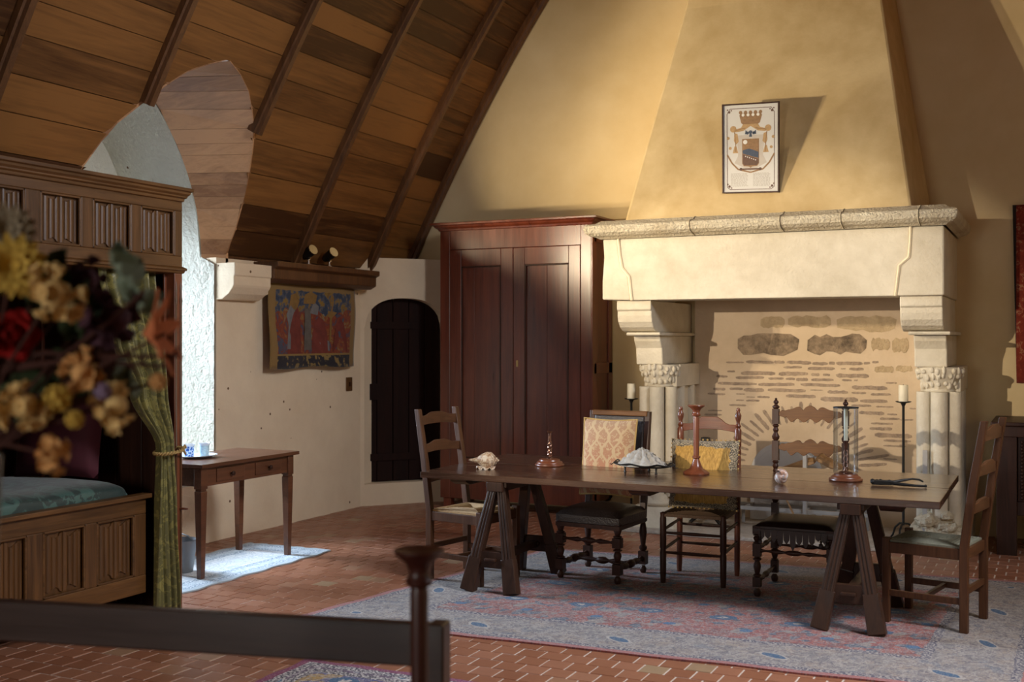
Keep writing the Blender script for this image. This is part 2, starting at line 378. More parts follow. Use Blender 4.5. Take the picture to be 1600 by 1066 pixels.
# deep window embrasure lined with rough white plaster
emb = MB(); n = 40
def arc_pt(t):
    y = IC - IW + 2 * IW * t; y = min(max(y, IC - IW + 1e-4), IC + IW - 1e-4); return y, intr(y)
def emb_fn(u, v):
    if u < .22: y, z = IC - IW, .47 + (IZ0 - .47) * u / .22
    elif u > .78: y, z = IC + IW, .47 + (IZ0 - .47) * (1 - u) / .22
    else: y, z = arc_pt(.5 - .5 * math.cos(PI * (u - .22) / .56))
    x = -6.06 - .86 * v if not (.22 < u < .78) else -6.19 - .73 * v
    k = .004 * math.sin(23 * y + 19 * z + 33 * x) * math.sin(17 * z - 15 * x)
    return (x, y + k * (1 if u > .5 else -1), z + (k if .22 < u < .78 else 0))
emb.grid(emb_fn, 110, 8, True)
for k in range(n):
    y0, z0 = arc_pt(k / n); y1, z1 = arc_pt((k + 1) / n)
    emb.add([(-6.2, y0, z0), (-6.2, y1, z1), (-6.2, y1, 4.0), (-6.2, y0, 4.0), (-7.0, y0, z0), (-7.0, y1, z1), (-7.0, y1, 4.0), (-7.0, y0, 4.0)], [(0, 1, 2, 3), (4, 5, 6, 7), (0, 4, 5, 1), (2, 3, 7, 6)])
emb.box(-6.95, -6.05, 5.43, 7.01, .47, .485)
eo = tag(emb.obj('trim_1', 'plaster_white'), kind='structure')
ew = MB()
for y0, y1, z0, z1 in ((5.30, 5.55, .4, 4.0), (6.88, 7.12, .4, 4.0), (5.55, 6.88, .4, .56), (5.55, 6.88, 2.62, 4.0)): ew.box(-7.02, -6.92, y0, y1, z0, z1)
ew.obj('window_wall', 'plaster_white', eo)
wn = MB()
for y0, y1, z0, z1 in ((5.55, 5.61, .56, 2.62), (6.82, 6.88, .56, 2.62), (6.195, 6.235, .56, 2.62), (5.55, 6.88, .56, .62), (5.55, 6.88, 2.56, 2.62), (5.55, 6.88, 1.57, 1.61)): wn.box(-7.0, -6.94, y0, y1, z0, z1)
w1 = tag(wn.obj('window_1', 'wood_dark'), kind='structure')
for y0, y1 in ((5.61, 6.195), (6.235, 6.82)):
    for z0, z1 in ((.62, 1.57), (1.61, 2.56)): MB().box(-6.972, -6.968, y0, y1, z0, z1).obj('pane', 'pane', w1)

# ------------------------------------------------------------------ ceiling
def prof_x(z):
    return XL + (2 - math.sqrt(max(0, 4 - .8 * (z - 2.3)))) / .4
def prof_z(s): return 2.3 + 2 * s - .2 * s * s
XA = -2.1; SA = XA - XL
def hole_cols(y0, y1):
    ys = [y0]; y = y0
    step = .04
    while y < y1 - 1e-6:
        y = min(y + step, y1); ys.append(y)
    return ys
def in_dormer(y0, y1): return y1 > 5.40 and y0 < 7.15
def shell(mb, sgn_right, y0, y1, s0, s1, off, hole=True):
    """strip of vault between arc parameters, cut by the dormer on the left side"""
    def P(y, s):
        z = prof_z(s); nx, nz = 2 - .4 * s, -1; L = math.hypot(nx, nz)
        x = XL + s - off * nx / L; z = z - off * nz / L
        return (2 * XA - x if sgn_right else x, y, z)
    if hole and not sgn_right and in_dormer(y0, y1):
        ys = hole_cols(y0, y1); zz = [ztop(y) for y in ys]
        for a, b, za, zb in zip(ys, ys[1:], zz, zz[1:]):
            def sl(zt): return (2 - math.sqrt(max(0, 4 - .8 * (zt - 2.3)))) / .4 if zt > 2.2 else -9
            sa, sb = max(s0, sl(za)), max(s0, sl(zb))
            if sa >= s1 and sb >= s1: continue
            sa, sb = min(sa, s1), min(sb, s1)
            k = max(1, int((s1 - min(sa, sb)) / .12))
            for i in range(k):
                q0, q1 = i / k, (i + 1) / k
                mb.add([P(a, sa + (s1 - sa) * q0), P(b, sb + (s1 - sb) * q0), P(b, sb + (s1 - sb) * q1), P(a, sa + (s1 - sa) * q1)], [(0, 1, 2, 3)])
    else:
        k = max(1, int((s1 - s0) / .12))
        for i in range(k):
            a, b = s0 + (s1 - s0) * i / k, s0 + (s1 - s0) * (i + 1) / k
            mb.add([P(y0, a), P(y1, a), P(y1, b), P(y0, b)], [(0, 1, 2, 3)])
RIBS = [9.2, 8.05, 6.9, 5.75, 4.6, 3.45, 2.3, 1.15, 0.0, -1.15, -2.3, -3.45]
back = MB()
shell(back, False, YF - .1, 5.40, -.02, SA, .03); shell(back, False, 5.40, 7.15, -.02, SA, .03); shell(back, False, 7.15, YB + .02, -.02, SA, .03)
for y0, y1, a, b in ((YF - .1, 4.65, -.1, SA), (5.70, YB + .02, -.1, SA), (4.65, 5.70, -.1, .30), (4.65, 5.70, 1.35, SA)): shell(back, True, y0, y1, a, b, .03)
ceil = tag(back.obj('ceiling', 'wood_rib'), kind='structure')
bays = [YB] + RIBS; PW = .105; stuff = MB()
for bi in range(len(bays) - 1):
    y1, y0 = bays[bi], bays[bi + 1]; s = 0.0
    while s < SA - .02:
        w = random.uniform(.095, .135); e = min(s + w, SA)
        if y0 > 3.4 and s < 1.75:
            m = MB(); shell(m, False, y0, y1, s + .0012, e - .0012, random.uniform(0, .006))
            if m.f: m.obj('plank', 'wood_ceiling', ceil)
        else: shell(stuff, False, y0, y1, s + .0015, e - .0015, 0)
        if not (4.5 < y0 < 5.7 and .2 < s < 1.4): shell(stuff, True, y0, y1, s + .0015, e - .0015, 0)
        s = e
tag(stuff.obj('planks', 'wood_ceiling', ceil), kind='stuff')
def rib(y, w, d, s0=0.0):
    m = MB(); N = 30
    for right in (False, True):
        rows = []
        for i in range(N + 1):
            s = (s0 if not right else 0) + (SA - (s0 if not right else 0)) * i / N; z = prof_z(s); nx, nz = 2 - .4 * s, -1; L = math.hypot(nx, nz); nx /= L; nz /= L
            row = []
            for yy, dd in ((-w / 2, -.03), (-w / 2, d * .55), (-w * .32, d * .62), (-w * .26, d), (w * .26, d), (w * .32, d * .62), (w / 2, d * .55), (w / 2, -.03)):
                x = XL + s + nx * dd; row.append((2 * XA - x if right else x, y + yy, z + nz * dd))
            rows.append(row)
        vs = [p for r in rows for p in r]; fs = [(i * 8 + k, i * 8 + k + 1, (i + 1) * 8 + k + 1, (i + 1) * 8 + k) for i in range(N) for k in range(7)]
        fs.append(tuple(range(8))); m.add(vs, fs)
    return m.obj('rib', 'wood_rib', ceil)
rib(YB - .05, .10, .07)
for y in RIBS:
    s0 = 0.0
    if 5.4 < y < 7.15: s0 = prof_x(ztop(y)) - XL
    rib(y, .085, .075, s0)
# boarded soffit of the dormer vault, each board a piece
IN_R = []
nb = 15; zs = [2.225 + (3.60 - 2.225) * i / nb for i in range(nb + 1)]
def out_y(z, right):
    pts = OUT[5:] if right else OUT[:6][::-1]
    for (a, za), (b, zb) in zip(pts, pts[1:]):
        if min(za, zb) <= z <= max(za, zb) and za != zb: return a + (b - a) * (z - za) / (zb - za)
    return pts[0][0]
def in_y(z, right):
    h = IZT - IZ0; R = (IW * IW + h * h) / (2 * IW); z = min(max(z, IZ0), IZT)
    a = math.sqrt(max(0, R * R - (z - IZ0) ** 2)) - (R - IW); return IC + (a if right else -a)
zz = [2.225, 2.30, 2.42, 2.52, 2.66, 2.75, 2.84, 2.93, 3.06, 3.14, 3.24, 3.36, 3.47, 3.55, 3.615]
for right in (True, False):
    for a, b in zip(zz, zz[1:]):
        m = MB()
        za, zb = a + .001, b - .001
        o = .03 if right else -.03
        A = (prof_x(max(za, 2.3)), out_y(za, right), za); B = (prof_x(max(zb, 2.3)), out_y(zb, right), zb)
        C = (-6.19, in_y(zb, right), zb + (.02 if zb > 3.3 else 0)); D = (-6.19, in_y(za, right), za + (.02 if za > 3.3 else 0))
        vs = [A, B, C, D] + [(p[0], p[1] + o, p[2] + .02) for p in (A, B, C, D)]
        m.add(vs, [(0, 1, 2, 3), (4, 5, 6, 7), (0, 1, 5, 4), (2, 3, 7, 6), (1, 2, 6, 5), (0, 3, 7, 4)])
        m.obj('soffit_board', 'wood_soffit', ceil)
# roof light in the right slope (unseen, added to let overhead daylight down onto the rug)
s0, s1 = .30, 1.35
rl = MB()
for y in (4.68, 5.175, 5.67):
    rl.bar((2 * XA - (XL + s0), y, prof_z(s0)), (2 * XA - (XL + s1), y, prof_z(s1)), .05, .06)
for s in (s0, s1): rl.bar((2 * XA - (XL + s), 4.65, prof_z(s)), (2 * XA - (XL + s), 5.70, prof_z(s)), .05, .06)
w2 = tag(rl.obj('added_window_roof', 'wood_dark'), kind='structure')
for y0, y1 in ((4.70, 5.16), (5.19, 5.65)):
    a = (2 * XA - (XL + s0), prof_z(s0) + .01); b = (2 * XA - (XL + s1), prof_z(s1) + .01)
    MB().add([(a[0], y0, a[1]), (a[0], y1, a[1]), (b[0], y1, b[1]), (b[0], y0, b[1])], [(0, 1, 2, 3)]).obj('pane', 'pane', w2)

# wall-plate beam and its stone corbel on the left wall
tb = MB().prism([(-6.06, 2.09), (-5.90, 2.09), (-5.84, 2.12), (-5.84, 2.20), (-5.80, 2.22), (-5.80, 2.265), (-6.06, 2.265)], 'xz', 7.50, 9.06)
tag(tb.obj('trim_2', 'wood_rib', bevel=.006), kind='structure')
cb = MB().prism([(-6.06, 1.93), (-5.99, 1.935), (-5.92, 1.98), (-5.88, 2.03), (-5.87, 2.05), (-5.87, 2.12), (-5.86, 2.125), (-5.86, 2.225), (-6.06, 2.225)], 'xz', 7.035, 7.50)
cb.prism([(-6.06, 1.96), (-5.96, 1.99), (-5.95, 2.10), (-6.06, 2.10)], 'xz', 7.50, 7.58)
tag(cb.obj('trim_3', 'plaster_left', bevel=.012), kind='structure')

# ------------------------------------------------------------------ diagonal corner with the arched plank door
P0 = Vector((-6.05, 9.10)); U2 = Vector((.636, .772)); N2 = Vector((.772, -.636))   # N2 points into the room
def CP(s, d, z): p = P0 + U2 * s + N2 * d; return (p.x, p.y, z)
def arch_d(s):   # door head: three-centred
    t = (s - .46) / .42; return 1.72 + .30 * math.sqrt(max(0, 1 - abs(t) ** 2.6))
cw = MB()
def slab(m, s0, s1, d0, d1, za0, za1, zb0, zb1):
    vs = [CP(s0, d0, za0), CP(s1, d0, za1), CP(s1, d0, zb1), CP(s0, d0, zb0), CP(s0, d1, za0), CP(s1, d1, za1), CP(s1, d1, zb1), CP(s0, d1, zb0)]
    m.add(vs, [(0, 1, 2, 3), (4, 7, 6, 5), (0, 4, 5, 1), (3, 2, 6, 7), (0, 3, 7, 4), (1, 5, 6, 2)])
slab(cw, -.15, .04, -.5, 0, -.1, -.1, 2.41, 2.41); slab(cw, .88, 1.14, -.3, 0, -.1, -.1, 2.41, 2.41); slab(cw, .04, .88, -.3, 0, -.1, -.1, .21, .21)
for k in range(24):
    a, b = .04 + .84 * k / 24, .04 + .84 * (k + 1) / 24
    slab(cw, a, b, -.16, 0, arch_d(a), arch_d(b), 2.41, 2.41)
slab(cw, .04, .88, -.32, -.30, .2, .2, 2.41, 2.41)
cw.add([CP(0, 0, 2.41), CP(1.14, 0, 2.41), (-5.33, 10.0, 2.41), (-6.2, 10.0, 2.41), (-6.2, 9.1, 2.41)], [(0, 1, 2, 3, 4)])
tag(cw.obj('wall_corner', 'plaster_left'), kind='structure')
dr = MB(); slab(dr, .03, .89, -.17, -.155, .20, .20, 2.05, 2.05)
door = tag(dr.obj('door_1', 'wood_door'), kind='structure')
for k in range(5):
    a, b = .045 + .166 * k, .045 + .166 * (k + 1) - .006
    m = MB(); slab(m, a, b, -.155, -.125 - .003 * (k % 2), .215, .215, 2.04, 2.04); m.obj('plank', 'wood_door', door, bevel=.004)
for z in (.42, 1.72):
    m = MB(); slab(m, .06, .62, -.125, -.112, z, z, z + .07, z + .07); m.obj('strap_hinge', 'wood_door', door)
m = MB(); slab(m, .12, .21, -.125, -.105, 1.02, 1.02, 1.18, 1.18); m.obj('lock_plate', 'wood_door', door)
m = MB().box(-6.055, -6.035, 8.855, 8.945, 1.125, 1.255); sw = thing('light_switch', 'brown light switch plate on the left wall below the tapestry corner', 'switch', (-6.05, 8.9, 1.19))
m.obj('plate', 'switch', sw, bevel=.004, world=True); MB().box(-6.036, -6.026, 8.888, 8.912, 1.17, 1.21).obj('rocker', 'wood_dark', sw, world=True)

# ------------------------------------------------------------------ fireplace
fp = thing('fireplace', 'monumental stone fireplace with tall plastered hood on the back wall', 'fireplace', (-2.1, 9.95, 0))
def F(mb, name, mat, parent=None, bevel=0.0, **k): return mb.obj(name, mat, parent or fp, bevel, world=True, **k)
# hood
hv = []
for z, x0, x1, y in ((2.60, -3.27, -.974, 8.90), (4.45, -2.87, -1.26, 9.31), (7.4, -2.45, -1.72, 9.75)):
    hv += [(x0, y, z), (x1, y, z), (x1 + .05, 9.96, z), (x0 - .05, 9.96, z)]
hf = []
for a in (0, 4): hf += [(a + i, a + (i + 1) % 4, a + 4 + (i + 1) % 4, a + 4 + i) for i in range(4)]
F(MB().add(hv, hf + [(3, 2, 1, 0)]), 'hood', 'plaster_gold', bevel=.02)
# moulded shelf in stones
SH = [(9.96, 2.447), (8.73, 2.447), (8.69, 2.462), (8.64, 2.468), (8.595, 2.49), (8.58, 2.52), (8.59, 2.55), (8.63, 2.565), (8.68, 2.57), (8.74, 2.60), (8.95, 2.612), (9.96, 2.612)]
def shelf_x(y, side): return (-.735 + .62 * (8.75 - y)) if side > 0 else (-3.41 - .62 * (8.75 - y))
xs = [None, -2.609, -1.896, -1.444, -.897, None]
for a, b in zip(xs, xs[1:]):
    j = random.uniform(-.004, .004); m = MB()
    st = []
    fr = SH[1:-1]
    if a is None: st.append([(shelf_x(y, -1), 9.96, z) for y, z in fr]); st.append([(shelf_x(y, -1), y, z) for y, z in fr])
    else: st.append([(a + .0015, y + j, z + j * .5) for y, z in fr])
    if b is None: st.append([(shelf_x(y, 1), y, z) for y, z in fr]); st.append([(shelf_x(y, 1), 9.96, z) for y, z in fr])
    else: st.append([(b - .0015, y + j, z + j * .5) for y, z in fr])
    n = len(fr); vs = [p for s in st for p in s]; fs = []
    for i in range(len(st) - 1): fs += [(i * n + k, (i + 1) * n + k, (i + 1) * n + k + 1, i * n + k + 1) for k in range(n - 1)]
    for i in (0, len(st) - 1): fs.append(tuple(i * n + k for k in range(n)))
    x0, x1 = min(p[0] for p in vs), max(p[0] for p in vs)
    m.add(vs, fs); m.box((a or -3.36) , (b or -.785), 8.95, 9.95, 2.45, 2.61)
    F(m, 'shelf_stone', 'stone_rough', bevel=.006)
# lintel stones, their edges following the old repaired cracks
CL = [(-3.268, 2.447), (-3.255, 2.32), (-3.234, 2.205), (-3.173, 2.134), (-3.15, 1.936)]
CR = [(-.967, 2.447), (-.972, 2.32), (-.98, 2.221), (-1.048, 2.162), (-1.075, 1.936)]
F(MB().prism([(-3.41, 1.945)] + [(x - .008, z) for x, z in CL[::-1]] + [(-3.405, 2.447), (-3.395, 2.3), (-3.41, 2.1)], 'xz', 8.75, 9.1), 'lintel_stone', 'stone', bevel=.012)
F(MB().prism([(x + .008, z) for x, z in CL] + [(x - .008, z) for x, z in CR[::-1]], 'xz', 8.755, 9.1), 'lintel_stone', 'stone', bevel=.008)
F(MB().prism([(x + .008, z) for x, z in CR] + [(-.735, 1.936), (-.735, 2.447)], 'xz', 8.75, 9.1), 'lintel_stone', 'stone', bevel=.012)
for x0, x1 in ((-3.41, -3.16), (-.985, -.735)): F(MB().box(x0, x1, 9.1, 9.96, 1.936, 2.447), 'lintel_return', 'stone', bevel=.01)
F(MB().box(-3.3, -.85, 9.0, 9.95, 2.40, 2.445), 'flue_top', 'fireback')
for C in (CL, CR): F(MB().tube([(x, 8.752, z) for x, z in C], [.012, .011, .014, .013, .011], 6), 'crack_mortar', 'mortar_cream')
# jambs
def jamb(dx, broken):
    q = thing_part = MB().prism([(9.96, 1.936), (8.80, 1.936), (8.795, 1.86), (8.815, 1.85), (8.815, 1.81), (8.83, 1.76), (8.87, 1.715), (8.93, 1.685), (9.0, 1.672), (9.96, 1.672)], 'yz', -3.30 + dx, -3.00 + dx)
    co = F(q, 'corbel', 'stone', bevel=.008)
    F(MB().prism([(9.96, 1.672), (8.90, 1.672), (8.89, 1.66), (8.90, 1.646), (9.96, 1.646)], 'yz', -3.25 + dx, -2.955 + dx), 'abacus', 'stone', bevel=.004)
    F(MB().prism([(9.96, 1.646), (9.0, 1.646), (9.015, 1.60), (9.06, 1.54), (9.075, 1.40), (9.96, 1.40)], 'yz', -3.225 + dx, -2.99 + dx), 'console', 'stone', bevel=.01)
    c = MB(); cx = -3.065 + dx
    c.box(cx - .10, cx + .12, 9.16, 9.96, .20, 1.2)
    for x, y, r in ((cx - .10, 9.15, .055), (cx + .015, 9.10, .062), (cx + .12, 9.16, .05), (cx + .12, 9.40, .05), (cx + .12, 9.7, .045)): c.lathe([(r, .20), (r, 1.21)], (x, y, 0), 14)
    F(c, 'column', 'stone')
    k = MB(); k.lathe([(.115, 1.205), (.13, 1.215), (.115, 1.228), (.135, 1.27), (.175, 1.36), (.178, 1.385), (.165, 1.40)], (cx + .01, 9.22, 0), 8)
    k.box(cx - .13, cx + .16, 9.2, 9.96, 1.21, 1.40)
    rk = random.Random(int(cx * 100))
    for i in range(11):
        a = PI * .95 + PI * 1.1 * (i + .5) / 11
        for zz_, rr in ((1.265, .128), (1.33, .156), (1.372, .170)):
            b_ = a + rk.uniform(-.1, .1); k.ball((cx + .01 + rr * math.cos(b_), 9.22 + rr * math.sin(b_), zz_ + rk.uniform(-.012, .012)), rk.uniform(.012, .024), rk.uniform(.012, .02), rk.uniform(.018, .034), 6, 5)
    F(k, 'capital', 'stone', bevel=.006)
    b = MB().prism([(9.96, .0), (8.98, .0), (8.98, .08), (9.01, .13), (9.03, .20), (9.96, .20)], 'yz', cx - .19, cx + .22)
    b.lathe([(.12, .20), (.125, .23), (.10, .26), (.09, .30)], (cx + .01, 9.14, 0), 14)
    F(b, 'base', 'stone_rough' if broken else 'stone', bevel=.02)
    if broken:
        r = MB(); rnd = random.Random(3)
        for i in range(10):
            q = MB().ball((0, 0, 0), .06, .05, .045, 7, 5); o_ = Vector((cx + rnd.uniform(-.12, .15), 9.03 + rnd.uniform(-.02, .05), .17 + .2 * i / 10 * rnd.random()))
            jt = {}
            vs = []
            for v_ in q.v:
                key = tuple(round(c__, 3) for c__ in v_)
                if key not in jt: jt[key] = rnd.uniform(.65, 1.2)
                vs.append(Vector(v_) * jt[key] + o_)
            r.add(vs, q.f, False)
        F(r, 'broken_stone', 'stone_rough')
jamb(0, False); jamb(2.25, True)
# fireback with stones, thin bricks and a relieving arch
fb = F(MB().box(-2.95, -.80, 9.88, 9.97, 0, 2.43), 'fireback', 'fireback')
def blob(x0, x1, z0, z1, mat, name, proud=.004, jit=.2, rot=0.0, skew=0.0):
    rnd = random; hx, hz = (x1 - x0) / 2, (z1 - z0) / 2; cx, cz = (x0 + x1) / 2, (z0 + z1) / 2; poly = []
    n = 9
    low = 1.6 if name == 'brick' else 2.2
    for i in range(n + 1): poly.append((-hx + 2 * hx * i / n + rnd.uniform(-.3, .3) * hx / n, -hz * (1 - rnd.uniform(0, jit * low)) * (.55 if i in (0, n) else 1)))
    for i in range(n + 1): poly.append((hx - 2 * hx * i / n + rnd.uniform(-.3, .3) * hx / n, hz * (1 - rnd.uniform(0, jit * 1.6)) * (.55 if i in (0, n) else 1)))
    cr, sr = math.cos(rot), math.sin(rot)
    poly = [(cx + x * cr - z * sr, cz + x * sr + z * cr) for x, z in poly]
    F(MB().prism(poly, 'xz', 9.88 - proud, 9.885), name, mat, fb)
BR = [(-2.66,-2.50,1.400,1.417),(-2.48,-2.24,1.396,1.429),(-2.23,-2.14,1.399,1.430),(-2.12,-1.91,1.394,1.431),(-1.90,-1.77,1.388,1.420),(-1.76,-1.71,1.393,1.424),(-1.70,-1.48,1.391,1.425),(-1.47,-1.42,1.399,1.423),(-1.40,-1.35,1.410,1.433),(-2.15,-1.99,1.358,1.382),(-1.94,-1.71,1.346,1.379),(-1.66,-1.62,1.356,1.368),(-1.59,-1.47,1.346,1.375),(-2.65,-2.58,1.319,1.338),(-2.53,-2.22,1.294,1.334),(-2.19,-1.94,1.293,1.335),(-1.91,-1.84,1.295,1.323),(-1.81,-1.75,1.297,1.320),(-1.70,-1.43,1.282,1.323),(-2.75,-2.65,1.270,1.294),(-2.57,-2.32,1.259,1.290),(-2.28,-2.15,1.258,1.282),(-2.13,-2.05,1.256,1.281),(-2.04,-1.94,1.248,1.280),(-1.91,-1.72,1.250,1.278),(-1.65,-1.57,1.254,1.274),(-1.55,-1.52,1.256,1.273),(-2.74,-2.39,1.203,1.236),(-2.37,-2.05,1.201,1.234),(-2.00,-1.67,1.204,1.234),(-1.57,-1.28,1.182,1.223),(-1.29,-1.20,1.239,1.255),(-2.78,-2.67,1.154,1.183),(-2.63,-2.51,1.160,1.186),(-2.50,-2.32,1.146,1.184),(-2.29,-1.96,1.149,1.185),(-1.92,-1.81,1.169,1.180),(-1.77,-1.60,1.144,1.177),(-1.57,-1.45,1.146,1.169),(-1.41,-1.25,1.135,1.160),(-2.83,-2.67,1.113,1.135),(-2.57,-2.49,1.122,1.132),(-2.13,-1.87,1.101,1.136),(-2.38,-2.27,1.094,1.114),(-2.48,-2.40,1.097,1.107),(-2.48,-2.36,1.061,1.081),(-1.83,-1.52,1.074,1.122),(-1.50,-1.28,1.072,1.108),(-2.57,-2.50,1.065,1.078),(-2.63,-2.48,1.017,1.036),(-1.57,-1.41,1.039,1.061),(-1.37,-1.23,1.036,1.052),(-1.10,-1.05,1.028,1.042),(-1.51,-1.30,0.971,1.006),(-1.28,-1.20,0.973,0.990),(-2.83,-2.70,0.967,0.980),(-2.86,-2.70,0.927,0.946),(-1.34,-1.18,0.932,0.956),(-1.18,-1.07,0.931,0.947),(-2.86,-2.74,0.883,0.897),(-1.41,-1.23,0.891,0.912),(-1.42,-1.24,0.842,0.873),(-1.38,-1.08,0.782,0.825),(-1.31,-1.09,0.749,0.771),(-1.31,-1.13,0.707,0.724),(-1.31,-1.20,0.599,0.611)]
for q in BR: blob(*q, 'brick_dark', 'brick', .003, .22, random.uniform(-.02, .02))
ST = [(-2.35,-2.14,1.708,1.821,0),(-2.11,-1.74,1.707,1.825,0),(-1.69,-1.21,1.671,1.820,0),(-2.56,-2.02,1.465,1.673,1),(-1.94,-1.45,1.472,1.665,1),(-1.41,-1.26,1.508,1.630,0),(-1.24,-1.11,1.495,1.630,0),(-1.38,-1.23,1.326,1.393,0),(-1.21,-1.08,1.335,1.395,0)]
for x0, x1, z0, z1, k in ST: blob(x0, x1, z0, z1, 'stone_black' if k else 'stone_tan', 'stone', .004, .2)
for i in range(25):   # voussoirs
    a = math.radians(8 + 164 * i / 24); ca, sa = math.cos(a), math.sin(a)
    r0, r1 = 1.0, random.uniform(1.26, 1.52)
    xa, za, xb, zb = -2.0 + .47 * ca * 1.05, .48 + .41 * sa, -2.0 + .47 * ca * r1 * 1.08, .48 + .41 * sa * r1
    L = math.hypot(xb - xa, zb - za) / 2; h = random.uniform(.010, .019)
    cx, cz = (xa + xb) / 2, (za + zb) / 2
    blob(cx - L, cx + L, cz - h, cz + h, 'brick_dark', 'brick', .003, .2, math.atan2(zb - za, xb - xa))
hs = MB().box(-3.42, -.62, 8.86, 9.95, 0, .03); F(hs, 'hearth_slab', 'hearth', bevel=.006)
# ------------------------------------------------------------------ rugs
def rug_obj(name, Q, mat, label, z=0.009, n=(60, 40), wav=.012, fringe=None, group=None):
    A, B, C, D = [Vector((*q, 0)) for q in Q]; cx = (A + B + C + D) / 4; nu, nv = n
    def fn(u, v, zz):
        p = A * (1 - u) * (1 - v) + B * u * (1 - v) + C * u * v + D * (1 - u) * v
        e = min(u, 1 - u, v, 1 - v)
        k = wav * (math.sin(u * 23 + 1) * math.sin(v * 3) * .5 + math.sin(u * 41 + v * 7) * .3)
        edge = max(0, 1 - e * 25)
        return (p.x + edge * wav * .6 * math.sin(v * 37), p.y + edge * (k + wav * .5 * math.sin(u * 29 + 2)), zz + .0012 * math.sin(u * 31) * math.sin(v * 23))
    m = MB(); m.grid(lambda u, v: fn(u, v, z), nu, nv)
    base = len(m.v); w = nu + 1
    loop = [i for i in range(w)] + [j * w + nu for j in range(1, nv + 1)] + [nv * w + i for i in range(nu - 1, -1, -1)] + [j * w for j in range(nv - 1, 0, -1)]
    for i in loop: p = m.v[i]; m.v.append((p[0], p[1], 0.0))
    L = len(loop)
    for k in range(L): m.f.append((loop[k], loop[(k + 1) % L], base + (k + 1) % L, base + k)); m.sm.append(False)
    o = m.obj(name, mat, loc=(cx.x, cx.y, 0)); me = o.data; uv = me.uv_layers.new(name='metres')
    LX = ((B - A).length + (C - D).length) / 2; LY = ((D - A).length + (C - B).length) / 2
    def uvof(i):
        if i >= base: i = loop[i - base]
        return ((i % w) / nu - .5) * LX, ((i // w) / nv - .5) * LY
    for l in me.loops: uv.data[l.index].uv = uvof(l.vertex_index)
    tag(o, label, 'rug', group); return o, LX, LY

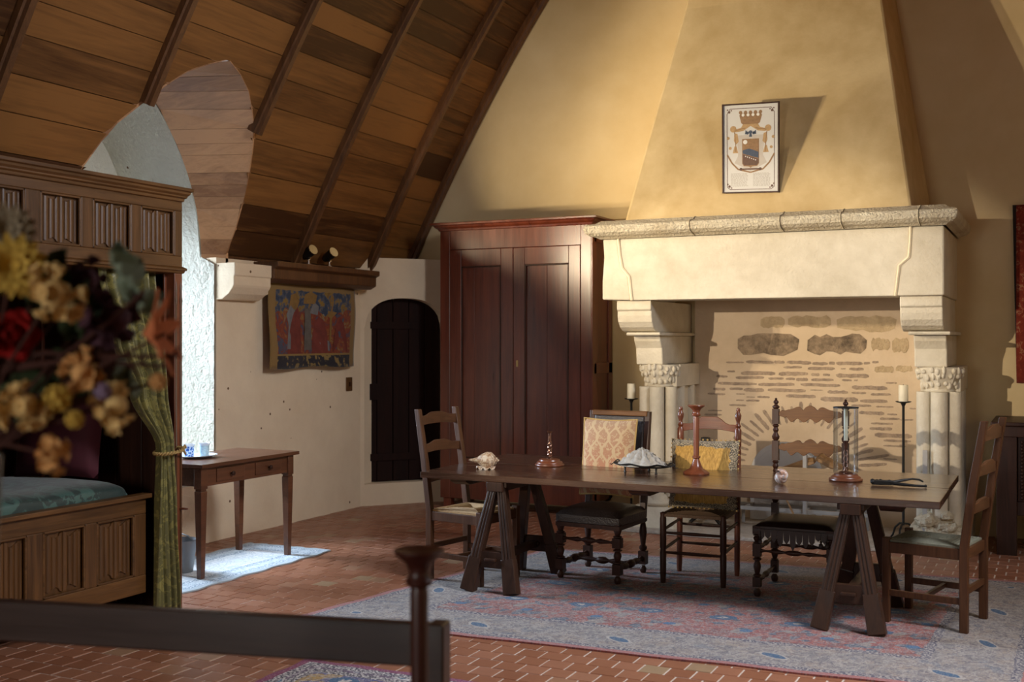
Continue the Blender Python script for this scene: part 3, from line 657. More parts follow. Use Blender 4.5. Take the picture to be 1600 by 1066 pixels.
def rug_mat(name, LX, LY, edge, border, bvar, field, fvar, accents, bw, dark=(0.06, 0.05, 0.08), line=(0.62, 0.58, 0.55), medal=(0.05, 0.13, 0.25), ms=.34, speck=.5, cell=11.0):
    t = NT(name); uv = t.tc('UV'); x, y, _ = t.xyz(uv)
    wob = t.ma('MULTIPLY', t.ma('SUBTRACT', t.noise(uv, 9, 3), .5), .03)
    ex = t.ma('SUBTRACT', LX / 2, t.ma('ABSOLUTE', x)); ey = t.ma('SUBTRACT', LY / 2, t.ma('ABSOLUTE', y))
    e = t.ma('ADD', t.ma('MINIMUM', ex, ey), wob)
    # field
    v1 = t.n('ShaderNodeTexVoronoi', {'feature': 'F1'}, {'Vector': t.vadd(uv, t.comb(wob, wob, 0)), 'Scale': cell})
    cellr = t.xyz(v1.outputs['Color'])[0]
    fcol = t.ramp(cellr, [(0, field), (.35, fvar), (.55, field), (.72, accents[0]), (.86, accents[1]), (.94, fvar)], 'CONSTANT')
    n = t.noise(uv, 16, 6, .7)
    lines = t.ma('LESS_THAN', t.ma('ABSOLUTE', t.ma('SUBTRACT', n, .5)), .018)
    n2 = t.noise(t.mapp(uv, (1, 1, 1), (3, 5, 0)), 22, 6, .7)
    lines2 = t.ma('LESS_THAN', t.ma('ABSOLUTE', t.ma('SUBTRACT', n2, .47)), .016)
    fcol = t.mix(t.ma('MULTIPLY', lines, .8), fcol, line); fcol = t.mix(t.ma('MULTIPLY', lines2, .75), fcol, dark)
    # medallions in rows
    def med(px, py, rx, ry, ox, oy):
        a = t.ma('SUBTRACT', t.ma('FRACT', t.ma('DIVIDE', t.ma('ADD', x, ox), px)), .5); b = t.ma('SUBTRACT', t.ma('FRACT', t.ma('DIVIDE', t.ma('ADD', y, oy), py)), .5)
        a = t.ma('MULTIPLY', a, px / rx); b = t.ma('MULTIPLY', b, py / ry)
        d = t.ma('ADD', t.ma('MULTIPLY', a, a), t.ma('MULTIPLY', b, b))
        return t.ma('ADD', d, t.ma('MULTIPLY', t.ma('SUBTRACT', t.noise(uv, 30, 3), .5), 1.2))
    d = med(ms, ms * 1.25, .075, .055, 0, .12)
    fcol = t.mix(t.ma('LESS_THAN', d, 1.0), fcol, medal); fcol = t.mix(t.ma('LESS_THAN', d, .12), fcol, line)
    d = med(ms, ms * 1.25, .035, .03, ms * .5, .12 + ms * .6)
    fcol = t.mix(t.ma('LESS_THAN', d, 1.0), fcol, tuple(q * 1.3 for q in medal))
    # border
    b1 = t.noise(uv, 5, 4, .6)
    bcol = t.ramp(b1, [(.35, border), (.55, bvar), (.7, border)])
    n3 = t.noise(t.mapp(uv, (1, 1, 1), (9, 2, 0)), 13, 6, .7)
    bl = t.ma('LESS_THAN', t.ma('ABSOLUTE', t.ma('SUBTRACT', n3, .5)), .022); bcol = t.mix(t.ma('MULTIPLY', bl, .7), bcol, dark)
    n4 = t.noise(t.mapp(uv, (1, 1, 1), (2, 8, 0)), 10, 6, .7); bl = t.ma('LESS_THAN', t.ma('ABSOLUTE', t.ma('SUBTRACT', n4, .5)), .020); bcol = t.mix(t.ma('MULTIPLY', bl, .8), bcol, line)
    bcol = t.mix(t.ma('MULTIPLY', t.ma('GREATER_THAN', t.noise(t.mapp(uv, (1, 1, 1), (1, 4, 0)), 7, 4, .6), .62), .30), bcol, medal)
    ec = bw * .52
    cc = t.ma('DIVIDE', t.ma('SUBTRACT', e, ec), .05); along = t.ma('SUBTRACT', t.ma('FRACT', t.ma('DIVIDE', t.ma('ADD', x, y), .78)), .5)
    al = t.ma('MULTIPLY', along, .78 / .055); dm = t.ma('ADD', t.ma('MULTIPLY', cc, cc), t.ma('MULTIPLY', al, al))
    dm = t.ma('ADD', dm, t.ma('MULTIPLY', t.ma('SUBTRACT', t.noise(uv, 26, 3), .5), 1.0))
    bcol = t.mix(t.ma('LESS_THAN', dm, 1.3), bcol, line); bcol = t.mix(t.ma('LESS_THAN', dm, .75), bcol, medal)
    # bands
    sp = t.noise(uv, 70, 2); dots = t.mix(t.ma('GREATER_THAN', sp, .52), dark, line)
    bands = t.ramp(t.ma('DIVIDE', e, .60), [(0, (0, 0, 0)), (.07, (.25, .25, .25)), (.155, (.5, .5, .5)), (bw / .60, (.75, .75, .75)), ((bw + .05) / .60, (1, 1, 1))], 'CONSTANT')
    def at_(k): return t.ma('LESS_THAN', t.ma('ABSOLUTE', t.ma('SUBTRACT', bands, k)), .08)
    col = fcol
    col = t.mix(at_(.75), col, dots); col = t.mix(at_(.5), col, bcol); col = t.mix(at_(.25), col, dots); col = t.mix(at_(0), col, edge)
    g = t.noise(uv, 95, 3, .7); col = t.mix(t.ma('MULTIPLY', t.ma('GREATER_THAN', g, .57), speck), col, line)
    g2 = t.noise(t.mapp(uv, (1, 1, 1), (7, 7, 0)), 80, 3, .7); col = t.mix(t.ma('MULTIPLY', t.ma('GREATER_THAN', g2, .58), speck), col, dark)
    t.bump(t.noise(uv, 120, 3), .5, .004)
    return t.fin(col, .95, 0, None, .1, .15)

o, LX, LY = rug_obj('rug', RUG, None, 'large faded red and blue oriental rug under the long table')
o.data.materials.append(rug_mat('rug_main', LX, LY, (0.30, 0.10, 0.09), (0.275, 0.21, 0.165), (0.195, 0.17, 0.16), (0.27, 0.062, 0.046), (0.19, 0.052, 0.042), ((0.055, 0.07, 0.105), (0.24, 0.19, 0.16)), .46, cell=17.0, line=(0.34, 0.295, 0.26), medal=(0.028, 0.075, 0.145), ms=.42, speck=.5))
o, LX, LY = rug_obj('rug', RUG2, None, 'purple rug with yellow pattern behind the dark bench rail', n=(30, 24))
o.data.materials.append(rug_mat('rug_purple', LX, LY, (0.20, 0.03, 0.09), (0.10, 0.06, 0.13), (0.16, 0.10, 0.16), (0.45, 0.28, 0.08), (0.09, 0.09, 0.25), ((0.06, 0.08, 0.26), (0.30, 0.10, 0.10)), .12, speck=.3, cell=18))
o, LX, LY = rug_obj('rug', RUG3, None, 'small pale blue rug under the little desk', n=(20, 40), wav=.02)
o.data.materials.append(rug_mat('rug_pale', LX, LY, (0.40, 0.46, 0.50), (0.50, 0.57, 0.62), (0.55, 0.62, 0.67), (0.74, 0.76, 0.76), (0.73, 0.76, 0.77), ((0.72, 0.75, 0.76), (0.74, 0.76, 0.78)), .16, dark=(0.22, 0.30, 0.38), line=(0.66, 0.70, 0.74), medal=(0.52, 0.58, 0.64), speck=.12))

# ------------------------------------------------------------------ armoire
ar = thing('armoire', 'tall glossy dark red wooden armoire with two doors beside the fireplace', 'armoire', (-4.565, 9.68, 0))
def AR(m, name, mat='wood_armoire', p=None, bevel=.004): return m.obj(name, mat, p or ar, bevel)
ax0, ax1, ay0, ay1 = -.785, .785, -.25, .25
m = MB(); m.box(ax0, ax0 + .03, ay0 + .01, ay1, .1, 2.66); m.box(ax1 - .03, ax1, ay0 + .01, ay1, .1, 2.66); m.box(ax0, ax1, ay1 - .02, ay1, .1, 2.66); m.box(ax0, ax1, ay0 + .04, ay1, .1, .14)
m.box(ax0, ax1, ay0 + .03, ay1, 2.60, 2.66); AR(m, 'carcass')
for x in (ax0, ax1 - .105): AR(MB().box(x, x + .105, ay0, ay0 + .035, .09, 2.66), 'front_post')
AR(MB().box(ax0 + .105, ax1 - .105, ay0 + .004, ay0 + .035, 2.475, 2.66), 'frieze_rail'); AR(MB().box(ax0 + .105, ax1 - .105, ay0 + .004, ay0 + .035, .09, .30), 'bottom_rail')
cp = [(0, 2.655), (-.012, 2.66), (-.018, 2.675), (-.04, 2.69), (-.05, 2.705), (-.075, 2.712), (-.075, 2.73), (-.06, 2.735), (.5, 2.735), (.5, 2.655)]
m = MB(); vs = []; n = 8
for dx, z in cp[:8]: vs += [(ax0 + dx, ay0 + dx, z), (ax1 - dx, ay0 + dx, z), (ax1 - dx, ay1, z), (ax0 + dx, ay1, z)]
fs = []
for i in range(7): fs += [(i * 4 + k, i * 4 + (k + 1) % 4, (i + 1) * 4 + (k + 1) % 4, (i + 1) * 4 + k) for k in range(4)]
fs += [(28, 29, 30, 31), (3, 2, 1, 0)]; AR(m.add(vs, fs), 'cornice', bevel=.002)
for x in (ax0 + .03, ax1 - .11):
    for y in (ay0 + .01, ay1 - .09): AR(MB().box(x, x + .08, y, y + .08, 0, .1), 'foot')
for sgn, x0, x1 in ((-1, ax0 + .107, -.003), (1, .003, ax1 - .107)):
    z0, z1 = .303, 2.472; st = .125 if sgn < 0 else .115
    d = MB()
    for a, b in ((x0, x0 + st), (x1 - st, x1)): d.box(a, b, ay0 - .006, ay0 + .022, z0, z1)
    for a, b in ((z0, z0 + .18), (z1 - .16, z1)): d.box(x0 + st, x1 - st, ay0 - .006, ay0 + .022, a, b)
    do = AR(d, 'door')
    bev = MB(); i = .012
    for (a, b, c, e) in (((x0 + st, z0 + .18), (x0 + st, z1 - .16), 1, 0), ((x1 - st, z0 + .18), (x1 - st, z1 - .16), -1, 0)): bev.bar((a[0] + c * .006, ay0 + .002, a[1]), (b[0] + c * .006, ay0 + .002, b[1]), .012, .014, (0, 1, 0))
    for zz_ in (z0 + .186, z1 - .166): bev.bar((x0 + st, ay0 + .002, zz_), (x1 - st, ay0 + .002, zz_), .014, .012)
    AR(bev, 'moulding', 'wood_dark', do, .002)
    cut = [x0 + st, x0 + st + .135, x1 - st] if sgn < 0 else [x0 + st, (x0 + x1) / 2, x1 - st]
    for a, b in zip(cut, cut[1:]): AR(MB().box(a + .0008, b - .0008, ay0 + .012, ay0 + .02, z0 + .18, z1 - .16), 'panel', 'wood_armoire', do, .002)
    if sgn > 0: AR(MB().box(x0 + .03, x0 + .05, ay0 - .010, ay0 - .005, 1.36, 1.42), 'keyhole_plate', 'brass', do, .002)
m = MB()
for a, b in ((.12, .30), (1.30, 1.40), (2.50, 2.64)): m.box(ax1 - .002, ax1 + .012, ay0 + .04, ay1, a, b)
for a, b in ((ay0 + .0, ay0 + .10), (ay1 - .09, ay1)): m.box(ax1 - .002, ax1 + .012, a, b, .12, 2.64)
AR(m, 'side_frame')

# ------------------------------------------------------------------ long trestle table
tb = thing('trestle_table', 'long dark plank table on two A-frame trestles in the middle of the rug', 'table', (-2.16, 7.0, 0))
def TB(m, name, mat='wood_table', p=None, bevel=.004): return m.obj(name, mat, p or tb, bevel, world=True)
TB(MB().box(-3.765, -.555, 6.37, 6.975, .70, .74), 'tabletop_board'); TB(MB().box(-3.76, -.56, 6.982, 7.70, .70, .74), 'tabletop_board')
for x in (-3.52, -2.28, -.82):
    TB(MB().prism([(6.42, .70), (6.45, .675), (6.50, .655), (7.55, .655), (7.62, .675), (7.65, .70)], 'yz', x - .06, x + .06), 'batten', 'wood_trestle')
def trestle(cx):
    t = TB(MB().box(cx - .055, cx + .055, 6.36, 7.30, .64, .70), 'trestle', 'wood_trestle')
    TB(MB().box(cx - .075, cx + .075, 6.385, 6.42, .665, .699), 'beam_cap', 'wood_trestle', t)
    for yb, yt, sg in ((6.30, 6.42, -1), (7.04, 6.90, 1)):
        for sx in (-1, 1):
            m = MB(); p = Vector((cx + sx * .155, yb, .011)); q = Vector((cx + sx * .030, yt, .655))
            m.bar(p, q, .078, .055, (0, 1, 0), .060, .05)
            k1 = p.lerp(q, .33)
            if sg < 0:
                dn = Vector((0, -1, -.18)).normalized() * .027
                side = Vector((q - p)).cross(Vector((0, 1, 0))).normalized()
                for o_ in (-.022, 0, .022): m.bar(k1 + dn + side * o_, q + dn + side * o_ * .75, .014, .012, (0, 1, 0))
            m2 = p.lerp(q, .0); 
            TB(m, 'leg', 'wood_trestle', t, .003)
            b = MB(); b.bar(p, k1, .098, .066, (0, 1, 0), .088, .062); TB(b, 'leg_block', 'wood_trestle', t, .006)
        yr = yb + (yt - yb) * .33
        TB(MB().box(cx - .125, cx + .125, yr - .018, yr + .018, .16, .265), 'cross_rail', 'wood_trestle', t)
        TB(MB().box(cx - .04, cx + .04, yr - .045, yr - .018, .205, .225), 'wedge', 'wood_trestle', t, .005)
    TB(MB().box(cx - .03, cx + .03, 6.34, 7.00, .19, .235), 'stretcher', 'wood_trestle', t)
trestle(-3.215); trestle(-1.02)

# ------------------------------------------------------------------ chairs (local frame: front towards -y)
def rush_seat(m, w, d, z, rings=11, h=.011):
    for k in range(rings):
        f0, f1 = 1 - k / rings, 1 - (k + 1) / rings; fm = (f0 + f1) / 2; zc = z + .008 * (1 - abs(2 * k / rings - 1)) 
        def P(f, sx, sy, zz): return (sx * w / 2 * f, sy * d / 2 * f, zz)
        vs = []
        for f, zz in ((f0, zc - h), (f0 * .25 + fm * .75, zc), (f1 * .25 + fm * .75, zc), (f1, zc - h)):
            vs += [P(f, -1, -1, zz), P(f, 1, -1, zz), P(f, 1, 1, zz), P(f, -1, 1, zz)]
        m.add(vs, [(i * 4 + a, i * 4 + (a + 1) % 4, (i + 1) * 4 + (a + 1) % 4, (i + 1) * 4 + a) for i in range(3) for a in range(4)])
    # wrapped edges
    for sy in (-1, 1):
        for i in range(34):
            x = -w / 2 + w * (i + .5) / 34; m.box(x - w / 75, x + w / 75, sy * d / 2 - .008, sy * d / 2 + .008, z - .022, z - .002)
    for sx in (-1, 1):
        for i in range(34):
            y = -d / 2 + d * (i + .5) / 34; m.box(sx * w / 2 - .008, sx * w / 2 + .008, y - d / 75, y + d / 75, z - .022, z - .002)
    return m
def slat(m, w, z, h, y, arch, th=.018, wav=0.0):
    top = []; N = 14
    for i in range(N + 1):
        u = i / N * 2 - 1; a = abs(u)
        b = arch * (1 if a < .25 else 0 if a > .72 else .5 + .5 * math.cos(PI * (a - .25) / .47))
        top.append((u * w / 2, z + h + b))
    bot = [(-u, z + (arch * .45 * (1 - abs(u) ** 1.5))) for u in ()]
    bt = [(w / 2 - w * i / N, z + arch * .4 * (1 - abs(1 - 2 * i / N) ** 2)) for i in range(N + 1)]
    yv = lambda x: y + .02 * (1 - (2 * x / w) ** 2)
    poly = top + bt; n = len(poly)
    vs = [(x, yv(x) - th / 2, zz) for x, zz in poly] + [(x, yv(x) + th / 2, zz) for x, zz in poly]
    fs = []
    for i in range(N): 
        a, b, c, d = i, i + 1, n - 2 - i, n - 1 - i
        fs += [(a, d, c, b), (a + n, b + n, c + n, d + n)]
    fs += [(i, (i + 1) % n, (i + 1) % n + n, i + n) for i in range(n)]
    return m.add(vs, fs)
def ladder_chair(name, label, loc, rz, rush, w=.44, d=.42, zs=.46, H=1.13, lean=.11):
    r = thing(name, label, 'chair', loc, rz); hw, hd = w / 2 - .02, d / 2
    for sx in (-1, 1):
        x = sx * hw
        m = MB().prism([(hd - .02, 0), (hd + .025, 0), (hd + .025, zs), (hd + lean * .45 + .022, (zs + H) / 2), (hd + lean + .016, H), (hd + lean - .020, H), (hd + lean * .45 - .022, (zs + H) / 2), (hd - .02, zs)], 'yz', x - .019, x + .019)
        m.obj('back_leg', 'wood_chair', r, .004)
        m = MB().box(x - .02, x + .02, -hd - .02, -hd + .02, 0, zs + .02); m.obj('front_leg', 'wood_chair', r, .004)
    m = MB(); m.box(-hw + .015, hw - .015, -hd - .014, -hd + .014, zs - .065, zs - .005); m.obj('seat_rail', 'wood_chair_x', r, .003)
    for sx in (-1, 1): MB().box(sx * hw - .014, sx * hw + .014, -hd + .015, hd - .01, zs - .065, zs - .005).obj('seat_rail', 'wood_chair', r, .003)
    MB().box(-hw + .015, hw - .015, hd - .014, hd + .014, zs - .065, zs - .005).obj('seat_rail', 'wood_chair_x', r, .003)
    rush_seat(MB(), 2 * hw - .02, d - .02, zs + .008).obj('seat', rush, r)
    for f, hh in ((.28, .055), (.58, .06), (.86, .065)):
        z = zs + (H - zs) * f - hh / 2 + .015; y = hd + lean * f
        slat(MB(), 2 * hw - .03, z, hh, y, .022).obj('slat', 'wood_chair_x', r, .003)
    for sx in (-1, 1): MB().box(sx * hw - .010, sx * hw + .010, -hd, hd, .15, .185).obj('stretcher', 'wood_chair', r, .003)
    MB().box(-hw, hw, -.012, .012, .155, .18).obj('stretcher', 'wood_chair_x', r, .003)
    MB().box(-hw, hw, hd - .01, hd + .012, .20, .235).obj('stretcher', 'wood_chair_x', r, .003)
    return r
ladder_chair('ladderback_chair', 'ladderback chair with golden rush seat at the table end by the armoire', (-3.525, 6.665, .009), math.radians(80), 'rush_gold')
ladder_chair('ladderback_chair', 'ladderback chair with greenish rush seat at the table end by the dark chest', (-.62, 6.80, .009), math.radians(-101), 'rush_green', H=1.16)

LEG = [(.014, 0), (.021, .02), (.023, .045), (.014, .07), (.026, .09), (.026, .09)]
def turned_leg(m, x, y, z1, blocks, r=.021):
    """turned post with square blocks at the given z spans"""
    m.lathe([(.016, 0), (.022, .012), (.024, .03), (.016, .045), (.013, .05)], (x, y, 0), 12)
    z = .05
    for (a, b) in list(blocks) + [(z1, z1)]:
        L = a - z
        if L > .02:
            m.lathe([(.7 * r, 0), (1.15 * r, .06 * L), (1.15 * r, .12 * L), (.65 * r, .17 * L), (.75 * r, .22 * L), (1.1 * r, .5 * L), (1.0 * r, .62 * L), (.65 * r, .78 * L), (1.2 * r, .83 * L), (1.2 * r, .89 * L), (.7 * r, .94 * L), (.9 * r, L)], (x, y, z), 12)
        if b > a: m.box(x - r * 1.1, x + r * 1.1, y - r * 1.1, y + r * 1.1, a, b)
        z = b
    return m
def bob(m, p, q, r=.016):
    return m.lathe_to([(r * .6, 0), (r, .06), (r * .55, .12), (r * .7, .18), (r * 1.15, .30), (r * .6, .38), (r * 1.3, .44), (r * 1.45, .5), (r * 1.3, .56), (r * .6, .62), (r * 1.15, .70), (r * .7, .82), (r * .55, .88), (r, .94), (r * .6, 1)], p, q, 10)
# upholstered chair
uc = thing('upholstered_chair', 'dark leather chair with turned legs, its back filled by a patterned cushion', 'chair', (-2.775, 7.12, .009), math.radians(-4))
w, d = .42, .42
for sx in (-1, 1):
    turned_leg(MB(), sx * w / 2, -d / 2, .40, [(.06, .13), (.235, .30)], .025).obj('front_leg', 'wood_dark', uc)
    turned_leg(MB(), sx * w / 2, d / 2, .40, [(.06, .15)], .024).obj('back_leg', 'wood_dark', uc)
    MB().prism([(d / 2 - .02, .38), (d / 2 + .02, .38), (d / 2 + .11, 1.10), (d / 2 + .075, 1.10)], 'yz', sx * w / 2 - .02, sx * w / 2 + .02).obj('back_post', 'wood_dark', uc, .003)
    bob(MB(), (sx * w / 2, -d / 2, .095), (sx * w / 2, d / 2, .10), .02).obj('stretcher', 'wood_dark', uc)
bob(MB(), (-w / 2, 0, .10), (w / 2, 0, .10), .017).obj('stretcher', 'wood_dark', uc); bob(MB(), (-w / 2, -d / 2, .268), (w / 2, -d / 2, .268), .015).obj('stretcher', 'wood_dark', uc)
def cushion_box(m, x0, x1, y0, y1, z0, z1, r=.05, dome=.02, n=14):
    def fn(u, v):
        a, b = u * 2 - 1, v * 2 - 1
        k = (1 - abs(a) ** 6) * (1 - abs(b) ** 6)
        return ((x0 + x1) / 2 + (x1 - x0) / 2 * a, (y0 + y1) / 2 + (y1 - y0) / 2 * b, z1 - r + (r + dome * (1 - a * a) * (1 - b * b)) * k ** .5)
    m.grid(fn, n, n)
    e = .0; m.add([(x0, y0, z0), (x1, y0, z0), (x1, y1, z0), (x0, y1, z0), (x0, y0, z1 - r), (x1, y0, z1 - r), (x1, y1, z1 - r), (x0, y1, z1 - r)], [(0, 1, 5, 4), (1, 2, 6, 5), (2, 3, 7, 6), (3, 0, 4, 7), (3, 2, 1, 0)])
    return m
cushion_box(MB(), -.235, .235, -.235, .215, .375, .475, .045, .015).obj('seat', 'leather', uc, .008)
MB().box(-.235, .235, -.236, .21, .352, .378).obj('seat_trim', 'wood_dark', uc)
def backtilt(y, z): return y + (z - .38) * .125
m = MB()
for z, h in ((1.068, .035), (.545, .045)):
    y = backtilt(d / 2, z); m.box(-w / 2, w / 2, y - .022, y + .016, z, z + h)
m.obj('back_rail', 'wood_carved', uc, .005)
m = MB(); m.add([(-.19, backtilt(d / 2, .59) - .02, .59), (.19, backtilt(d / 2, .59) - .02, .59), (.19, backtilt(d / 2, 1.07) - .02, 1.07), (-.19, backtilt(d / 2, 1.07) - .02, 1.07)] + [(-.19, backtilt(d / 2, .59) + .015, .59), (.19, backtilt(d / 2, .59) + .015, .59), (.19, backtilt(d / 2, 1.07) + .015, 1.07), (-.19, backtilt(d / 2, 1.07) + .015, 1.07)], [(0, 1, 2, 3), (7, 6, 5, 4), (0, 4, 5, 1), (2, 6, 7, 3), (0, 3, 7, 4), (1, 5, 6, 2)])
m.obj('back_panel', 'leather', uc, .01)
def pillow(m, w, h, t, T, n=18, pw=.45):
    for sgn in (1, -1):
        def fn(u, v):
            a, b = u * 2 - 1, v * 2 - 1; k = max(0, (1 - abs(a) ** 3.2)) ** pw * max(0, (1 - abs(b) ** 3.2)) ** pw
            pin = 1 - .05 * (1 - abs(b) ** 2) * abs(a); pin2 = 1 - .05 * (1 - abs(a) ** 2) * abs(b)
            p = Vector((w / 2 * a * pin, -sgn * t / 2 * k, h / 2 * b * pin2)); return T @ p
        m.grid(fn, n, n)
    return m
def damask():
    t = NT('damask'); v = t.tc(); x, y, z = t.xyz(v)
    k = t.ma('SINE', t.ma('MULTIPLY', z, 34.0)); sx = t.ma('ADD', x, t.ma('MULTIPLY', k, .027))
    c = t.ma('FRACT', t.ma('ADD', t.ma('DIVIDE', sx, .088), 50.5)); stem = t.ma('LESS_THAN', t.ma('ABSOLUTE', t.ma('SUBTRACT', c, .5)), .11)
    sx2 = t.ma('SUBTRACT', x, t.ma('MULTIPLY', k, .027)); c2 = t.ma('FRACT', t.ma('ADD', t.ma('DIVIDE', sx2, .088), 50.0)); stem2 = t.ma('LESS_THAN', t.ma('ABSOLUTE', t.ma('SUBTRACT', c2, .5)), .08)
    vo = t.noise(t.comb(x, 0.0, z), 46, 3, .6, 1.2); leaf = t.ma('GREATER_THAN', vo, .56)
    f = t.ma('MAXIMUM', t.ma('MAXIMUM', stem, stem2), leaf)
    g = t.ramp(t.ma('ADD', .5, t.ma('MULTIPLY', z, 2.0)), [(0.15, (0.40, 0.165, 0.09)), (.9, (0.36, 0.215, 0.125))])
    col = t.mix(f, g, (0.47, 0.335, 0.19)); t.bump(f, .3, .003); return t.fin(col, .75, 0, None, .2, .2)
M['damask'] = damask()
pc = thing('cushion', 'square gold and pink scroll-patterned cushion leaning on the leather chair back', 'cushion', (-2.775, 7.235, .80), math.radians(-4))
T = Matrix.Rotation(math.radians(-8), 4, 'X')
pillow(MB(), .40, .53, .13, T).obj('cover', 'damask', pc)
m = MB(); ring = []
for k in range(41):
    a = k / 40 * 4; s = int(a) % 4; f = a - int(a); x, z = [(-1 + 2 * f, -1), (1, -1 + 2 * f), (1 - 2 * f, 1), (-1, 1 - 2 * f)][s]
    ring.append(T @ Vector((x * .20 * (1 - .05 * (1 - z * z)), 0, z * .265 * (1 - .05 * (1 - x * x)))))
m.tube(ring, .007, 6, False).obj('piping', 'rope', pc)

# rush-seated chair with shaped slats
rc = thing('rush_chair', 'reddish rush-seated chair with turned finials and a gold cushion, before the hearth', 'chair', (-2.135, 7.28, .009), math.radians(2))
w, d = .40, .40
for sx in (-1, 1):
    m = MB().lathe([(.017, 0), (.021, .06), (.022, .2), (.018, .22), (.022, .235), (.022, .42), (.018, .44), (.021, .46), (.0, .468)], (sx * w / 2, -d / 2, 0), 12); m.obj('front_leg', 'wood_dark', rc)
    m = MB().lathe([(.016, 0), (.020, .05), (.021, .60), (.022, .80), (.017, .815), (.022, .825), (.022, .85), (.017, .865), (.023, .88), (.023, .985), (.015, 1.0), (.021, 1.012), (.014, 1.025), (.012, 1.04), (.020, 1.065), (.022, 1.085), (.013, 1.105), (.011, 1.11), (.015, 1.12), (.010, 1.135), (0, 1.138)], (0, 0, 0), 14, Matrix.Translation((sx * w / 2, d / 2, 0)) @ Matrix.Rotation(math.radians(-2), 4, 'X')); m.obj('back_leg', 'wood_red_z', rc)
for z in (.20, .33):
    for sx in (-1, 1): MB().lathe_to([(.008, 0), (.012, .5), (.008, 1)], (sx * w / 2, -d / 2, z + .015), (sx * w / 2, d / 2, z + .03), 8).obj('stretcher', 'wood_dark', rc)
    for sy in (-1, 1): MB().lathe_to([(.008, 0), (.012, .5), (.008, 1)], (-w / 2, sy * d / 2, z), (w / 2, sy * d / 2, z), 8).obj('stretcher', 'wood_dark', rc)
rush_seat(MB(), w + .01, d + .01, .458).obj('seat', 'rush_dark', rc)
for z, y in ((.965, .237), (.78, .231), (.60, .224)): slat(MB(), w - .02, z, .055, y, .05, .016).obj('slat', 'wood_red', rc, .003)
def goldcush():
    t = NT('gold_cushion'); v = t.tc(); x, y, z = t.xyz(v)
    e = t.ma('MINIMUM', t.ma('SUBTRACT', .235, t.ma('ABSOLUTE', x)), t.ma('SUBTRACT', .235, t.ma('ABSOLUTE', z)))
    e = t.ma('ADD', e, t.ma('MULTIPLY', t.ma('SUBTRACT', t.noise(v, 18, 3), .5), .06))
    n = t.noise(t.mapp(v, (60, 60, 6)), 2, 4); gold = t.ramp(n, [(.3, (0.30, 0.15, 0.02)), (.7, (0.62, 0.36, 0.08))])
    b = t.mix(t.ma('GREATER_THAN', t.noise(v, 150, 3), .5), (0.04, 0.03, 0.02), (0.42, 0.34, 0.22))
    col = t.mix(t.ma('GREATER_THAN', e, .05), b, gold); t.bump(t.noise(v, 90, 3), .5, .006); return t.fin(col, .6, 0, None, .4, .3)
M['gold_cushion'] = goldcush()
gc = thing('cushion', 'gold velvet cushion with beaded black and cream border standing on the rush chair', 'cushion', (-2.14, 7.375, .70), math.radians(2))
pillow(MB(), .47, .47, .16, Matrix.Rotation(math.radians(-10), 4, 'X')).obj('cover', 'gold_cushion', gc)
m = MB(); rnd = random.Random(5)
for k in range(60):
    a = k / 60 * 4; s = int(a) % 4; f = a - int(a); x, z = [(-1 + 2 * f, -1), (1, -1 + 2 * f), (1 - 2 * f, 1), (-1, 1 - 2 * f)][s]
    p = Matrix.Rotation(math.radians(-10), 4, 'X') @ Vector((x * .232, 0, z * .232)); m.ball(p, rnd.uniform(.004, .008), None, None, 6, 4)
m.obj('beaded_edge', 'rope', gc)

# carved chair with leather seat
cc = thing('carved_chair', 'tall chair with scalloped carved slats and fringed leather seat, in front of the hearth', 'chair', (-1.45, 7.19, .009), 0)
w, d = .45, .48
for sx in (-1, 1):
    turned_leg(MB(), sx * w / 2, -d / 2, .42, [(.06, .12), (.25, .33), (.39, .44)], .022).obj('front_leg', 'wood_dark', cc)
    m = MB(); turned_leg(m, 0, 0, .40, [(.06, .14), (.22, .27)], .021)
    m.box(-.022, .022, -.022, .022, .40, .52)
    m.lathe([(.014, .52), (.024, .54), (.016, .56), (.014, .575), (.018, .60), (.014, .63), (.024, .645), (.016, .66)], (0, 0, 0), 12); m.box(-.02, .02, -.02, .02, .66, .68)
    for a, b in ((.69, .80), (.93, 1.04)):
        L = b - a; m.lathe([(.012, 0), (.022, .1 * L), (.026, .25 * L), (.016, .42 * L), (.013, .5 * L), (.020, .65 * L), (.013, .8 * L), (.022, .9 * L), (.014, L)], (0, 0, a), 12)
    m.box(-.021, .021, -.021, .021, .80, .93); m.box(-.021, .021, -.021, .021, 1.04, 1.14)
    m.lathe([(.014, 1.14), (.024, 1.15), (.024, 1.158), (.012, 1.166), (.010, 1.172), (.018, 1.183), (.016, 1.192), (.007, 1.20), (.009, 1.208), (0, 1.215)], (0, 0, 0), 12)
    m.lathe([(.014, .68), (.014, .69)], (0, 0, 0), 8)
    T = Matrix.Translation((sx * w / 2, d / 2, 0)) @ Matrix.Rotation(math.radians(-2), 4, 'X'); m.v = [tuple(T @ Vector(p)) for p in m.v]
    m.obj('back_leg', 'wood_dark', cc)
    bob(MB(), (sx * w / 2, -d / 2, .09), (sx * w / 2, d / 2, .10), .014).obj('stretcher', 'wood_dark', cc); bob(MB(), (sx * w / 2, -d / 2, .29), (sx * w / 2, d / 2, .30), .012).obj('stretcher', 'wood_dark', cc)
for y, z in ((-d / 2, .285), (d / 2, .245)): bob(MB(), (-w / 2, y, z), (w / 2, y, z), .012).obj('stretcher', 'wood_dark', cc)
cushion_box(MB(), -.24, .24, -.26, .22, .42, .47, .03, .0).obj('seat', 'leather_brown', cc, .006)
m = MB()
